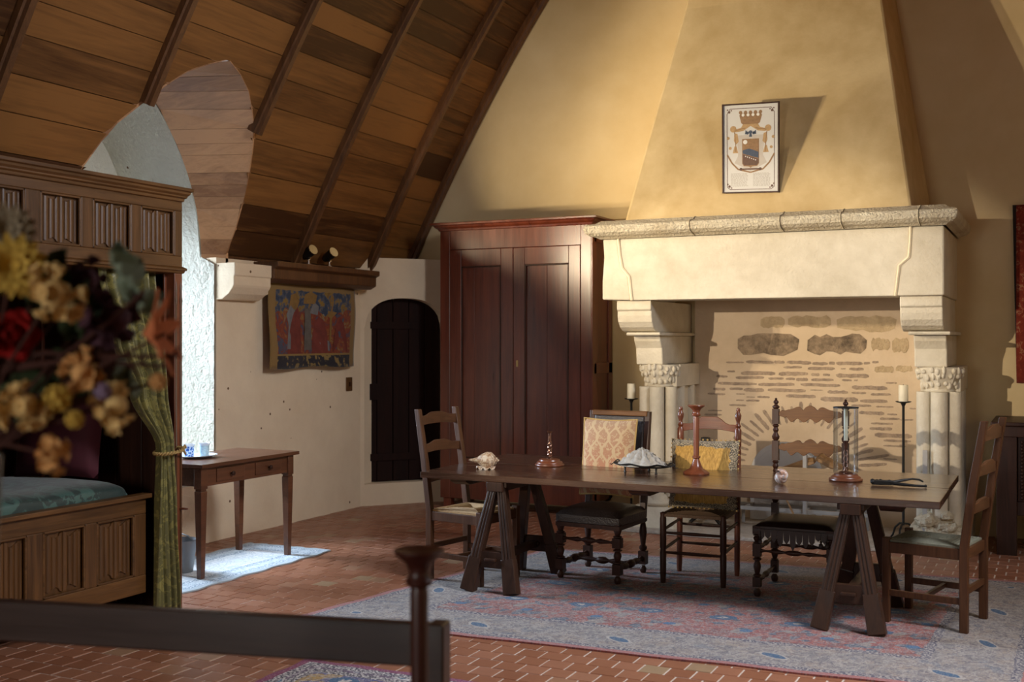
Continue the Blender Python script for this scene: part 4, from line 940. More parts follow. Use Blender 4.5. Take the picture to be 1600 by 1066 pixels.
for i in range(13):
    x = -.23 + .46 * i / 12; L = .05 + .045 * abs(math.sin(i * 1.3)) + .03 * math.cos(PI * (x / .23)); m.prism([(x - .019, .425), (x + .019, .425), (x + .017, .425 - L * .7), (x, .425 - L), (x - .017, .425 - L * .7)], 'xz', -.268, -.262)
m.obj('fringe', 'leather_brown', cc)
for x in (-.2, .17, .205):
    m = MB(); m.lathe([(0, -.055), (.012, -.045), (.013, -.03), (.005, -.02), (.009, -.012), (.004, -.005), (.003, .03)], (x, -.27, .385), 10); m.obj('tassel', 'leather', cc)
def carved(z):
    m = MB(); N = 40; top = []; bot = []
    for i in range(N + 1):
        u = i / N * 2 - 1; a = abs(u)
        tz = .052 + .030 * math.exp(-(a / .17) ** 2) * (1 if a < .2 else 1) + .020 * math.exp(-((a - .38) / .16) ** 2) - .016 * math.exp(-((a - .23) / .045) ** 2) - .022 * max(0, (a - .7) / .3) + .010 * math.exp(-((a - .9) / .06) ** 2)
        bz = -.018 + .012 * math.cos(a * 16) * (a < .8) + .03 * max(0, (a - .6) / .4)
        top.append((u * (w / 2 - .02), z + tz)); bot.append((u * (w / 2 - .02), z + bz))
    vs = []; yo = d / 2 + z * .035
    for t, b in zip(top, bot): vs += [(t[0], yo - .011, t[1]), (t[0], yo + .011, t[1]), (b[0], yo + .011, b[1]), (b[0], yo - .011, b[1])]
    fs = [(0, 1, 2, 3), tuple(N * 4 + k for k in (3, 2, 1, 0))]
    for i in range(N): fs += [(i * 4 + k, (i + 1) * 4 + k, (i + 1) * 4 + (k + 1) % 4, i * 4 + (k + 1) % 4) for k in range(4)]
    return m.add(vs, fs)
for z in (1.085, .865, .585): carved(z).obj('slat', 'wood_carved' if z > .7 else 'wood_dark', cc, .002)
# ------------------------------------------------------------------ things on the long table
TZ = .7405
def shell_mat(name, a, b, c, sc=22):
    t = NT(name); v = t.tc(); n = t.noise(v, sc, 4, .6, 1.0); col = t.ramp(n, [(.40, a), (.50, b), (.58, c), (.66, a)])
    t.bump(t.noise(v, 60, 3), .3, .003); return t.fin(col, .35, 0, None, .5)
M['conch'] = shell_mat('conch', (0.66, 0.56, 0.44), (0.52, 0.36, 0.22), (0.22, 0.10, 0.05), 32)
M['snail'] = shell_mat('snail', (0.62, 0.58, 0.56), (0.52, 0.26, 0.15), (0.30, 0.27, 0.27), 26)
M['clam'] = plain('clam', (0.36, 0.335, 0.30), 0.7, 0, .5, 40, 1.0)
def coil(m, turns, R, growth, h, tubef, T, nt=70, ns=14, knob=0.0):
    def fn(u, v):
        th = turns * 2 * PI * u; g = math.exp(growth * (th - turns * 2 * PI)); r = R * g; a = 2 * PI * v
        kn = 1 + knob * max(0, math.sin(th * 3.5)) * max(0, math.cos(a - .9)) ** 4
        tr = tubef * r * kn
        cx = r + tr * math.cos(a); z = -h * g + tr * 1.15 * math.sin(a)
        return T @ Vector((cx * math.cos(th), cx * math.sin(th), z))
    return m.grid(lambda v, u: fn(u, v), ns, nt, True)
c = thing('conch_shell', 'brown-banded conch shell at the left end of the table', 'shell', (-3.44, 6.70, TZ), math.radians(20))
m = MB(); T = Matrix.Translation((-.015, 0, .058)) @ Matrix.Rotation(math.radians(90), 4, 'Y') @ Matrix.Rotation(math.radians(200), 4, 'Z')
coil(m, 4.5, .034, .13, .09, 0.98, Matrix.Translation((.10, 0, 0)) @ T, knob=.35); m.obj('whorls', 'conch', c)
m = MB(); m.lathe([(.0, -.125), (.006, -.12), (.010, -.10), (.018, -.07), (.042, -.035), (.057, .0), (.055, .03), (.03, .055)], (0, 0, 0), 16, Matrix.Translation((0, 0, .058)) @ Matrix.Rotation(math.radians(90), 4, 'Y')); m.obj('body_whorl', 'conch', c)
m = MB(); m.grid(lambda u, v: (-.07 + .13 * u, -.02 - .045 * math.sin(PI * u) * v, .02 + .012 * math.sin(u * 20) * v - .018 * v), 14, 4); m.obj('lip', 'conch', c, thick=.004)
def lathe_thing(name, label, cat, loc, parts, rz=0, group=None):
    r = thing(name, label, cat, loc, rz, group)
    for pn, prof, mt in parts: MB().lathe(prof, (0, 0, 0), 28).obj(pn, mt, r)
    return r
def twist(m, z0, z1, r, rr, turns, c=(0, 0)):
    for k in range(2):
        m.tube([(c[0] + r * math.cos(turns * 2 * PI * i / 30 + k * PI), c[1] + r * math.sin(turns * 2 * PI * i / 30 + k * PI), z0 + (z1 - z0) * i / 30) for i in range(31)], rr, 8)
BASE = [(0, 0), (.098, 0), (.102, .006), (.100, .014), (.090, .018), (.088, .026), (.080, .032), (.074, .034), (.070, .044), (.060, .048), (0, .048)]
r = lathe_thing('twist_candlestick', 'short twisted metal candlestick on a round wooden base, without candle', 'candlestick', (-3.14, 7.06, TZ), [('base', BASE, 'wood_red')])
m = MB(); m.lathe([(.022, .048), (.018, .056), (.008, .062), (.008, .07)], (0, 0, 0), 14); twist(m, .068, .165, .010, .0075, 2.0); m.lathe([(.008, .163), (.012, .17), (.010, .20), (.012, .225), (.020, .234), (.018, .236), (.009, .232), (.009, .20)], (0, 0, 0), 16); m.obj('stem', 'bronze', r)
TALL = [(0, 0), (.083, 0), (.086, .008), (.080, .016), (.072, .020), (.066, .026), (.046, .034), (.032, .06), (.022, .09), (.019, .10), (.026, .106), (.026, .114), (.018, .12), (.019, .25), (.020, .36), (.018, .372), (.028, .378), (.030, .386), (.024, .394), (.022, .402), (.030, .42), (.052, .436), (.056, .442), (.054, .446), (.020, .438), (0, .437)]
lathe_thing('wooden_candlestick', 'tall turned red wooden candlestick in the middle of the long table', 'candlestick', (-2.09, 7.03, TZ), [('column', TALL, 'wood_red_z')])
# clam on its iron leaf tray
t = thing('leaf_tray', 'black iron leaf-shaped tray holding the white ridged clam shell', 'tray', (-2.43, 6.98, TZ), math.radians(-5))
m = MB()
m.grid(lambda u, v: ((.20 * v) * math.cos(2 * PI * u) * (1 + .12 * math.cos(10 * PI * u)), .12 * v * math.sin(2 * PI * u), .030 + .028 * v ** 3 + .006 * math.sin(12 * PI * u) * v), 48, 6, True); m.obj('leaf', 'iron', t, thick=.004)
for x, y in ((-.11, -.05), (.11, -.05), (0, .09)): MB().lathe([(.010, 0), (.006, .012), (.009, .035)], (x, y, 0), 8).obj('foot', 'iron', t)
for sx in (-1, 1): MB().tube([(sx * (.17 + .012 * i), .01 * math.sin(i), .055 + .016 * math.sin(i * .9)) for i in range(7)], [.006 - .0006 * i for i in range(7)], 6).obj('tendril', 'iron', t)
c = thing('clam_shell', 'white ridged clam shell dome resting on the black leaf tray', 'shell', (-2.425, 6.975, TZ + .034), math.radians(-5))
m = MB()
def clam(u, v):
    a = 2 * PI * u; rd = .5 + .5 * math.cos(a * 11); k = v; rd = rd ** .6
    x = -.015 + .17 * k * math.cos(a) * (1 + .08 * rd); y = .095 * k * math.sin(a) * (1 + .08 * rd)
    z = .112 * (1 - k) ** 1.15 + .020 * rd * math.sin(PI * min(1, k * 1.05)) + .006 * math.sin(k * 30 + u * 9) + .012
    return (x + .006 * math.sin(v * 40 + u * 50), y, z)
m.grid(clam, 88, 16, True); m.obj('ribbed_dome', 'clam', c, sharp=60)
c = thing('snail_shell', 'round pink and silver moon snail shell near the table front edge', 'shell', (-1.48, 6.755, TZ), math.radians(-30))
m = MB(); T = Matrix.Translation((.006, .0, .047)) @ Vector((.55, -.55, .55)).to_track_quat('Z', 'Y').to_matrix().to_4x4()
coil(m, 3.4, .026, .17, -.012, .92, T, 90, 18); m.obj('whorls', 'snail', c)
MB().ball((-.012, .006, .038), .040, .036, .038, 18, 10).obj('body_whorl', 'snail', c)
# hurricane light
h = thing('hurricane_lamp', 'glass cylinder hurricane light on a stepped wooden base', 'candle holder', (-1.165, 7.11, TZ))
MB().lathe([(r_, z * .95) for r_, z in BASE], (0, 0, 0), 32).obj('base', 'wood_red', h)
m = MB(); m.lathe([(.074, .046), (.0745, .45)], (0, 0, 0), 40); m.f = [f for f in m.f if len(f) == 4]; m.sm = [True] * len(m.f); m.obj('glass_cylinder', 'glass', h, thick=.0)
MB().lathe([(.0725, .446), (.0765, .446), (.0765, .453), (.0725, .453), (.0725, .446)], (0, 0, 0), 40).obj('rim', 'iron', h)
h2 = thing('chain_candlestick', 'small bronze open-link candlestick inside the glass cylinder', 'candlestick', (-1.165, 7.11, TZ + .046))
m = MB(); m.lathe([(.040, 0), (.042, .004), (.034, .010), (.012, .016), (.008, .03)], (0, 0, 0), 18)
for k in range(3):
    m.tube([(.011 * math.cos(a * PI / 8), 0, .05 + k * .036 + .02 * math.sin(a * PI / 8)) for a in range(17)], .0045, 6)
m.lathe([(.006, .14), (.009, .15), (.013, .175), (.015, .195), (.019, .20), (.011, .20), (.010, .18)], (0, 0, 0), 14); m.obj('stem', 'bronze', h2)
cd = thing('taper_candle', 'tall ivory taper candle inside the glass hurricane', 'candle', (-1.165, 7.11, TZ + .046 + .195))
MB().lathe([(.012, -.01), (.0125, .2), (.0115, .205), (.004, .206), (0, .203)], (0, 0, 0), 16).obj('wax', 'wax_ivory', cd); MB().lathe([(.001, .2), (.001, .214)], (0, 0, 0), 6).obj('wick', 'lamp_black', cd)
# iron tool
p = thing('iron_pliers', 'dark iron pliers lying near the right end of the table', 'tool', (-.86, 6.97, TZ), math.radians(8))
m = MB(); m.tube([(-.02, .012, .018), (.04, .03, .030), (.10, .045, .040), (.14, .04, .036), (.16, .03, .026)], [.010, .008, .006, .006, .005], 8); m.obj('upper_handle', 'iron', p)
m = MB(); m.tube([(-.02, -.012, .016), (.05, -.035, .014), (.11, -.045, .011), (.165, -.04, .010)], [.010, .009, .007, .006], 8); m.ball((.17, -.04, .010), .009); m.obj('lower_handle', 'iron', p)
m = MB(); m.bar((-.13, .016, .018), (-.01, .008, .018), .020, .026); m.bar((-.13, -.016, .018), (-.01, -.008, .018), .020, .026)
for x, y in ((-.125, .02), (-.125, -.02), (-.10, 0), (-.08, .02), (-.03, 0)): m.ball((x, y, .022), .014, None, None, 8, 5)
m.obj('jaws', 'iron', p, .003)

# ------------------------------------------------------------------ hearth things
def floor_stand(loc, label, clabel, ht):
    s = thing('candle_stand', label, 'candle stand', loc)
    MB().lathe([(.010, .12), (.010, ht - .03), (.014, ht - .02), (.022, ht - .005), (.058, ht + .004), (.060, ht + .010), (.054, ht + .008), (0, ht + .006)], (0, 0, 0), 18).obj('rod', 'iron', s)
    for k in range(3):
        a = k * 2 * PI / 3 + .35; MB().tube([(0, 0, .135), (.04 * math.cos(a), .04 * math.sin(a), .13), (.09 * math.cos(a), .09 * math.sin(a), .09), (.115 * math.cos(a), .115 * math.sin(a), .03), (.135 * math.cos(a), .135 * math.sin(a), .008)], .008, 7).obj('leg', 'iron', s)
    k = thing('pillar_candle', clabel, 'candle', (loc[0], loc[1], loc[2] + ht + .008))
    MB().lathe([(0, 0), (.036, 0), (.037, .003), (.0365, .125), (.033, .131), (.020, .127), (0, .122)], (0, 0, 0), 22).obj('wax', 'wax', k); MB().lathe([(.0015, .12), (.0015, .136)], (0, 0, 0), 6).obj('wick', 'lamp_black', k)
floor_stand((-1.08, 9.28, .03), 'tall thin iron candle stand at the right side of the hearth', 'short cream pillar candle on the right iron stand in the fireplace', 1.085)
floor_stand((-3.33, 9.24, .03), 'iron candle stand between the armoire and the left fireplace column', 'short cream pillar candle on the stand beside the armoire', 1.06)
pl = thing('iron_fireback_plate', 'pale grey round-topped iron plate leaning against the fireplace wall', 'fireback plate', (-2.12, 9.82, .03))
M['plate_grey'] = plain('plate_grey', (0.58, 0.56, 0.54), .75, 0, .2, 7)
poly = [(-.31, 0), (.31, 0), (.31, .42)] + [(.31 * math.cos(PI * k / 16), .42 + .27 * math.sin(PI * k / 16)) for k in range(1, 16)] + [(-.31, .42)]
T = Matrix.Rotation(math.radians(-4), 4, 'X'); MB().prism(poly, 'xz', -.012, .012, T).obj('plate', 'plate_grey', pl, .006)
poly2 = [(x * .88, .03 + z * .9) for x, z in poly]; MB().prism(poly2, 'xz', -.016, -.010, T).obj('raised_field', 'plate_grey', pl, .004)
def andiron(loc, label, ht, ring):
    a = thing('andiron', label, 'andiron', loc)
    MB().bar((0, 0, .05), (0, 0, ht), .042, .032).obj('post', 'iron_grey' if ring else 'iron', a, .004)
    m = MB(); m.tube([(-.13, -.02, .012), (-.09, 0, .05), (0, 0, .09), (.09, 0, .05), (.13, -.02, .012)], .016, 8); m.obj('feet', 'iron_grey' if ring else 'iron', a)
    MB().bar((0, 0, .09), (0, .42, .07), .025, .03).obj('log_bar', 'iron_grey' if ring else 'iron', a, .003); MB().bar((0, .42, .075), (0, .42, 0), .025, .025).obj('rear_foot', 'iron_grey' if ring else 'iron', a)
    if ring: MB().tube([(.052 + .034 * math.cos(k * PI / 10), 0, ht - .07 + .034 * math.sin(k * PI / 10)) for k in range(21)], .008, 8).obj('ring', 'iron_grey', a)
    else: MB().box(-.034, .034, -.03, .03, ht - .02, ht + .045).obj('cap', 'iron', a, .006)
andiron((-1.86, 9.36, .03), 'grey andiron with a side ring in front of the split logs', .72, True)
andiron((-2.70, 9.36, .03), 'dark andiron with a square cap behind the reddish rush chair', .70, False)
def log(name_label, loc, rz, tilt, L, R, mat='wood_log'):
    t = thing('split_log', name_label, 'log', loc, rz)
    Tm = Matrix.Rotation(tilt, 4, 'Y')
    prof = [(-R, 0), (R, 0)] + [(R * math.cos(PI * k / 8), R * .75 * math.sin(PI * k / 8)) for k in range(1, 8)]
    m = MB().prism([(y, z) for y, z in prof], 'yz', -L / 2, L / 2, Tm); m.obj('wood', mat, t, .006); return t
log('split log leaning to the right behind the grey andiron', (-1.62, 9.62, .50), 0, math.radians(28), .44, .09)
log('split log leaning to the left behind the grey andiron', (-2.00, 9.66, .50), .1, math.radians(-22), .36, .08)
log('round-bellied brown log lying low on the left of the hearth', (-2.28, 9.50, .30), .15, math.radians(12), .34, .11)
gr = thing('fire_grate', 'low iron log grate lying behind the table on the hearth slab', 'grate', (-1.86, 9.5, .03))
for y in (-.12, .12): MB().bar((-.62, y, .16), (.50, y, .16), .025, .03).obj('bar', 'iron_grey', gr, .003)
for x in (-.5, -.25, 0, .25, .42): MB().bar((x, -.13, .165), (x, .14, .165), .02, .022).obj('bar', 'iron_grey', gr, .003)
for x in (-.58, .46):
    for y in (-.12, .12): MB().bar((x, y, .16), (x, y, 0), .03, .025).obj('leg', 'iron_grey', gr, .003)
gl = MB().tube([(-.45, 0, .225), (-.1, .02, .235), (.35, -.01, .228)], [.045, .05, .042], 10); lg = tag(gl.obj('log', 'hearth', loc=None), 'ash grey round log lying across the fire grate', 'log'); lg.location = (-1.86, 9.5, .03)
st = thing('iron_strap', 'flat grey iron bar standing against the right fireplace column', 'iron bar', (-.895, 9.02, .03)); MB().bar((0, 0, .0), (.0, .02, .74), .035, .012).obj('bar', 'iron_grey', st, .003)
po = thing('fire_poker', 'thin wooden-handled poker leaning behind the carved chair', 'poker', (-2.08, 9.42, .03)); MB().tube([(.22, -.2, .02), (0, 0, .36)], .008, 8).obj('shaft', 'wood_log', po)

# ------------------------------------------------------------------ framed coat of arms on the hood
pf = thing('framed_coat_of_arms', 'framed print of a crowned coat of arms hanging on the hood', 'picture', (-2.205, 8.936, 2.79))
PW_, PH_ = .46, .71; T = Matrix.Rotation(math.radians(2.0), 4, 'Y') @ Matrix.Rotation(math.radians(8.5), 4, 'X')
def PF(m, name, mat, p=None, bevel=0): 
    m.v = [tuple(T @ Vector(q)) for q in m.v]; return m.obj(name, mat, p or pf, bevel)
m = MB()
for x0, x1, z0, z1 in ((-PW_ / 2, -PW_ / 2 + .012, 0, PH_), (PW_ / 2 - .012, PW_ / 2, 0, PH_), (-PW_ / 2, PW_ / 2, 0, .012), (-PW_ / 2, PW_ / 2, PH_ - .012, PH_)): m.box(x0, x1, -.018, .004, z0, z1)
PF(m, 'frame', 'wood_dark', None, .002)
pp = PF(MB().box(-PW_ / 2 + .01, PW_ / 2 - .01, -.006, .002, .01, PH_ - .01), 'paper', 'paper')
M['ink_tan'] = plain('ink_tan', (0.27, 0.155, 0.075), .7, 0, .4, 60); M['ink_brown'] = plain('ink_brown', (0.12, 0.065, 0.045), .7, 0, .3, 60); M['ink_gold'] = plain('ink_gold', (0.43, 0.275, 0.13), .7, 0, .3, 60)
M['ink_blue'] = plain('ink_blue', (0.055, 0.075, 0.12), .7, 0, .3, 60); M['ink_grey'] = plain('ink_grey', (0.50, 0.45, 0.40), .7, 0, .1, 30); M['ink_white'] = plain('ink_white', (0.72, 0.70, 0.66), .7)
def ink(polys, name, mat, d=.0068):
    m = MB()
    for q in polys: m.prism([(x, z) for x, z in q], 'xz', -d, -d + .0006)
    return PF(m, name, mat, pp)
def strip(pts, w):
    out = []
    for (x0, z0), (x1, z1) in zip(pts, pts[1:]):
        L = math.hypot(x1 - x0, z1 - z0) or 1; nx, nz = -(z1 - z0) / L * w / 2, (x1 - x0) / L * w / 2
        out.append([(x0 + nx, z0 + nz), (x1 + nx, z1 + nz), (x1 - nx, z1 - nz), (x0 - nx, z0 - nz)])
    return out
def disc(x, z, r, n=12): return [(x + r * math.cos(2 * PI * k / n), z + r * math.sin(2 * PI * k / n)) for k in range(n)]
B = strip([(-.19, .05), (-.19, .63), (-.165, .67), (.165, .67), (.19, .63), (.19, .05), (.165, .03), (-.165, .03), (-.19, .05)], .005)
for sx in (-1, 1):
    for cz in (.055, .645): B += [disc(sx * .172, cz, .010), disc(sx * .185, cz + .018, .006), disc(sx * .155, cz - .012 if cz < .3 else cz + .012, .006)]
ink(B, 'border_print', 'ink_brown', .0066)
ink([[(-.075, .555), (-.062, .545), (.06, .545), (.075, .555), (.092, .615), (.08, .632), (-.08, .632), (-.09, .615)]] + [disc(-.08 + .04 * k, .638, .014) for k in range(5)], 'crown_print', 'ink_tan')
ink([disc(-.06 + .04 * k, .618, .012) for k in range(4)], 'crown_jewels', 'ink_white', .0074)
ink([[(-.06, .548), (.06, .548), (.075, .52), (.13, .505), (.12, .485), (.06, .492), (0, .53), (-.06, .492), (-.13, .485), (-.13, .505), (-.075, .52)], disc(-.14, .51, .026), disc(.14, .51, .026),
     [(-.13, .48), (-.105, .47), (-.095, .41), (-.12, .385), (-.135, .42)], [(.13, .48), (.105, .47), (.095, .41), (.12, .385), (.135, .42)], [(-.145, .32), (-.10, .32), (-.115, .375), (-.13, .375)], [(.145, .32), (.10, .32), (.115, .375), (.13, .375)],
     disc(-.19 + .01, .44, .012), disc(.18, .44, .012), disc(-.165, .36, .012), disc(.165, .36, .012)], 'mantle_print', 'ink_gold')
ink(strip([(-.13, .485), (-.12, .40), (-.12, .33)], .006) + strip([(.13, .485), (.12, .40), (.12, .33)], .006) + strip([(-.19, .31), (-.15, .24), (-.10, .19), (0, .165), (.10, .19), (.15, .24), (.19, .31)], .012) + strip([(-.12, .50), (-.04, .515)], .006) + strip([(.12, .50), (.04, .515)], .006), 'tassel_print', 'ink_tan', .0072)
ink([[(-.11, .46), (.11, .46), (.10, .30), (.13, .24), (.0, .175), (-.13, .24), (-.10, .30)]], 'ermine_print', 'ink_grey', .0066)
ink([[(-.068, .43), (.068, .43), (.068, .235), (.055, .215), (.012, .21), (0, .20), (-.012, .21), (-.055, .215), (-.068, .235)]], 'shield_print', 'ink_tan', .0074)
ink([[(-.064, .34), (-.02, .352), (.0, .35), (.064, .325), (.064, .275), (-.064, .315)], disc(-.025, .475, .012), disc(.0, .482, .014), disc(.027, .475, .012), [(-.04, .50), (-.02, .475), (-.045, .465)], [(.042, .50), (.02, .475), (.045, .465)], [(-.008, .47), (.008, .47), (.012, .445), (-.012, .445)]], 'eagle_and_sky_print', 'ink_blue', .0080)
ink([[(-.064, .31), (.064, .27), (.064, .238), (.05, .22), (-.05, .22), (-.064, .238)]], 'hill_print', 'ink_brown', .0080)
ink([disc(-.043, .405, .017, 16)] + [disc(-.04 + .016 * k, .292 - .006 * k, .005, 6) for k in range(6)], 'moon_print', 'ink_white', .0086)
ink([[(-.075, .185), (.075, .185), (.075, .197), (-.075, .197)], disc(-.078, .191, .012), disc(.078, .191, .012)], 'motto_scroll', 'ink_brown', .0080)
tx = []; rnd = random.Random(9)
for k in range(12):
    z = .155 - .009 * k
    for x0, x1 in ((-.16, -.02), (.02, .16)):
        x = x0
        while x < x1 - .01:
            L = min(rnd.uniform(.008, .022), x1 - x); tx.append([(x, z), (x + L, z), (x + L, z + .0030), (x, z + .0030)]); x += L + .005
M['ink_text'] = plain('ink_text', (0.30, 0.26, 0.22), .7)
to = ink(tx, 'small_text', 'ink_text', .0068); to['kind'] = 'stuff'

# ------------------------------------------------------------------ hangings
def tapestry_mat():
    t = NT('tapestry'); v = t.tc(); x, y, z = t.xyz(v)
    w = t.noise(v, 6, 4, .6); f = t.ma('ADD', t.ma('MULTIPLY', y, .55), t.ma('MULTIPLY', z, .9)); f = t.ma('ADD', f, t.ma('MULTIPLY', w, 1.1))
    n = t.noise(v, 9, 5, .65, 1.2); c = t.ramp(n, [(.30, (0.088, 0.088, 0.110)), (.40, (0.055, 0.066, 0.099)), (.47, (0.165, 0.033, 0.017)), (.55, (0.209, 0.050, 0.022)), (.60, (0.220, 0.121, 0.028)), (.68, (0.182, 0.165, 0.154))], 'LINEAR')
    up = t.ma('GREATER_THAN', t.ma('ADD', z, t.ma('MULTIPLY', t.noise(v, 5, 3), .25)), .26); n2 = t.noise(t.mapp(v, (1, 1, 1), (4, 4, 4)), 14, 4, .6)
    sky = t.ramp(n2, [(.42, (0.033, 0.044, 0.072)), (.52, (0.077, 0.083, 0.110)), (.58, (0.231, 0.138, 0.028)), (.66, (0.165, 0.094, 0.028))]); c = t.mix(up, c, sky)
    lo = t.ma('LESS_THAN', z, -.25); n3 = t.noise(v, 16, 4); c = t.mix(lo, c, t.ramp(n3, [(.44, (0.025, 0.022, 0.028)), (.54, (0.033, 0.028, 0.028)), (.57, (0.231, 0.154, 0.055))]))
    ln = t.ma('LESS_THAN', t.ma('ABSOLUTE', t.ma('ADD', z, .25)), .008); c = t.mix(ln, c, (0.248, 0.154, 0.050))
    ed = t.ma('MINIMUM', t.ma('SUBTRACT', .60, t.ma('ABSOLUTE', y)), t.ma('SUBTRACT', .345, z)); ed = t.ma('ADD', ed, t.ma('MULTIPLY', t.ma('SUBTRACT', t.noise(v, 7, 2), .5), .05))
    c = t.mix(t.ma('LESS_THAN', ed, .035), c, (0.231, 0.138, 0.050))
    t.bump(t.noise(v, 130, 2), .4, .003); return t.fin(c, .95, 0, None, .1, .2)
M['tapestry'] = tapestry_mat()
tp = thing('tapestry', 'small red, blue and gold tapestry hanging on the left wall under the beam', 'tapestry', (-5.99, 8.24, 1.73))
m = MB(); m.grid(lambda u, v: (.022 * math.sin(u * 9 + 1) * (1 - .4 * v) + .01 * math.sin(v * 6 + u * 4) + .02, -.655 + 1.31 * u, -.365 + .735 * v + .012 * math.sin(u * 24) * (v > .95) - .008 * math.sin(u * 9) * (v < .05)), 44, 20, True)
m.obj('cloth', 'tapestry', tp, thick=.006)
for nm, mt, polys in (('woven_mound', (0.15, 0.03, 0.02), [[(-.02, -.24), (.20, -.24), (.19, -.05), (.14, .06), (.08, .09), (.03, .05), (0, -.06)], [(.26, -.23), (.52, -.23), (.50, -.1), (.44, .02), (.37, .09), (.31, .0)], [(-.42, -.24), (-.18, -.24), (-.17, .05), (-.22, .17), (-.30, .1), (-.36, -.05)]]),
                      ('woven_tower', (0.11, 0.09, 0.075), [[(-.13, -.21), (-.02, -.21), (-.03, .12), (-.02, .12), (-.02, .16), (-.12, .16), (-.12, .12), (-.11, .12)]]),
                      ('woven_tree', (0.20, 0.11, 0.03), [[(.225, -.14), (.245, -.14), (.25, .08), (.32, .13), (.25, .14), (.27, .26), (.24, .30), (.21, .25), (.22, .14), (.17, .10), (.22, .08)], [(-.36, .16), (-.24, .14), (-.20, .22), (-.26, .29), (-.34, .27)], [(-.14, .2), (.02, .2), (.04, .28), (-.05, .31), (-.13, .28)]]),
                      ('woven_figure', (0.16, 0.15, 0.15), [[(-.42, -.2), (-.36, -.2), (-.33, -.02), (-.29, -.2), (-.24, -.2), (-.27, .02), (-.25, .12), (-.33, .19), (-.40, .10), (-.37, .0)], [(.05, -.22), (.11, -.22), (.105, -.12), (.08, -.03), (.055, -.12)], [(.15, -.21), (.22, -.22), (.22, -.13), (.17, -.12)], [(-.05, .12), (.06, .10), (.07, .18), (.0, .22)]])):
    M[nm] = plain(nm, mt, .95, 0, .45, 16)
    for q in polys:
        mm = MB(); n = len(q); mm.add([(.022 * math.sin((y + .655) / 1.31 * 9 + 1) * (1 - .4 * (z + .365) / .735) + .01 * math.sin((z + .365) / .735 * 6 + (y + .655) / 1.31 * 4) + .025, y, z) for y, z in q], [tuple(range(n))])
        mm.obj(nm, nm, tp)
def redrug():
    t = NT('red_hanging'); v = t.tc(); x, y, z = t.xyz(v); n = t.noise(v, 22, 4, .6, .6)
    c = t.ramp(n, [(.40, (0.16, 0.025, 0.015)), (.55, (0.22, 0.035, 0.02)), (.60, (0.33, 0.18, 0.10)), (.63, (0.18, 0.03, 0.02))])
    e = t.ma('SUBTRACT', .29, t.ma('ABSOLUTE', x)); c = t.mix(t.ma('LESS_THAN', e, .012), c, (0.03, 0.02, 0.02)); c = t.mix(t.ma('LESS_THAN', t.ma('ABSOLUTE', t.ma('SUBTRACT', e, .09)), .006), c, (0.04, 0.03, 0.04))
    t.bump(t.noise(v, 150, 2), .4, .003); return t.fin(c, .95, 0, None, .1, .2)
M['red_hanging'] = redrug()
rh = thing('wall_rug', 'dark red narrow rug hanging on the back wall above the dark chest', 'wall hanging', (-.01, 9.93, 1.98), 0)
m = MB(); m.grid(lambda u, v: (-.29 + .58 * u + .03 * (1 - v) - .015, -.012 - .008 * math.sin(v * 5) - .004 * math.sin(u * 7), -.72 + 1.44 * v), 16, 30, True); m.obj('cloth', 'red_hanging', rh, thick=.008)

# ------------------------------------------------------------------ spot lamps on the beam
def spotlamp(y, label):
    s = thing('spot_lamp', label, 'lamp', (-5.90, y, 2.265), 0, 'chrome spot lamps on the wall beam')
    MB().lathe([(.03, 0), (.03, .012), (.012, .016), (.012, .05)], (0, 0, 0), 14).obj('foot', 'chrome', s)
    T = Matrix.Translation((.01, 0, .11)) @ Vector((.85, -.20, .42)).to_track_quat('Z', 'Y').to_matrix().to_4x4()
    MB().lathe([(0, -.085), (.028, -.08), (.040, -.05), (.043, .05), (.040, .05), (.036, -.03), (0, -.03)], (0, 0, 0), 18, T).obj('housing', 'lamp_black', s)
    MB().lathe([(.0385, .046), (.046, .05), (.046, .060), (.039, .060)], (0, 0, 0), 20, T).obj('bezel', 'chrome', s)
    MB().lathe([(0, -.02), (.02, -.012), (.036, .03)], (0, 0, 0), 18, T).obj('reflector', 'chrome', s)
    MB().tube([(0, 0, .04), (0, .03, .06), (0, .035, .10)], .007, 6).obj('bracket', 'chrome', s)
spotlamp(8.06, 'black and chrome spot lamp on the beam, the one nearer the window'); spotlamp(8.37, 'black and chrome spot lamp on the beam, the one nearer the arched door')

# ------------------------------------------------------------------ little desk by the window
dk = thing('writing_desk', 'small brown wooden desk with two drawers under the bright window wall', 'desk', (-5.37, 6.30, .009))
def DK(m, n, mt='wood_desk', p=None, b=.003): return m.obj(n, mt, p or dk, b)
DK(MB().box(-.29, .29, -.53, .53, .745, .77), 'desktop')
for x in (-.23, .225):
    for y in (-.47, .47):
        m = MB(); m.box(x - .032, x + .032, y - .032, y + .032, .60, .745)
        vs = []
        for z, h in ((.585, .030), (.0, .019)): vs += [(x - h, y - h, z), (x + h, y - h, z), (x + h, y + h, z), (x - h, y + h, z)]
        m.add(vs, [(0, 1, 5, 4), (1, 2, 6, 5), (2, 3, 7, 6), (3, 0, 4, 7), (0, 3, 2, 1), (4, 5, 6, 7)]); m.box(x - .026, x + .026, y - .026, y + .026, .585, .60)
        DK(m, 'leg')
DK(MB().box(.225, .245, -.44, .44, .615, .745), 'apron'); DK(MB().box(-.25, -.23, -.44, .44, .615, .745), 'apron')
for y in (-.485, .465): DK(MB().box(-.20, .20, y, y + .02, .615, .745), 'apron')
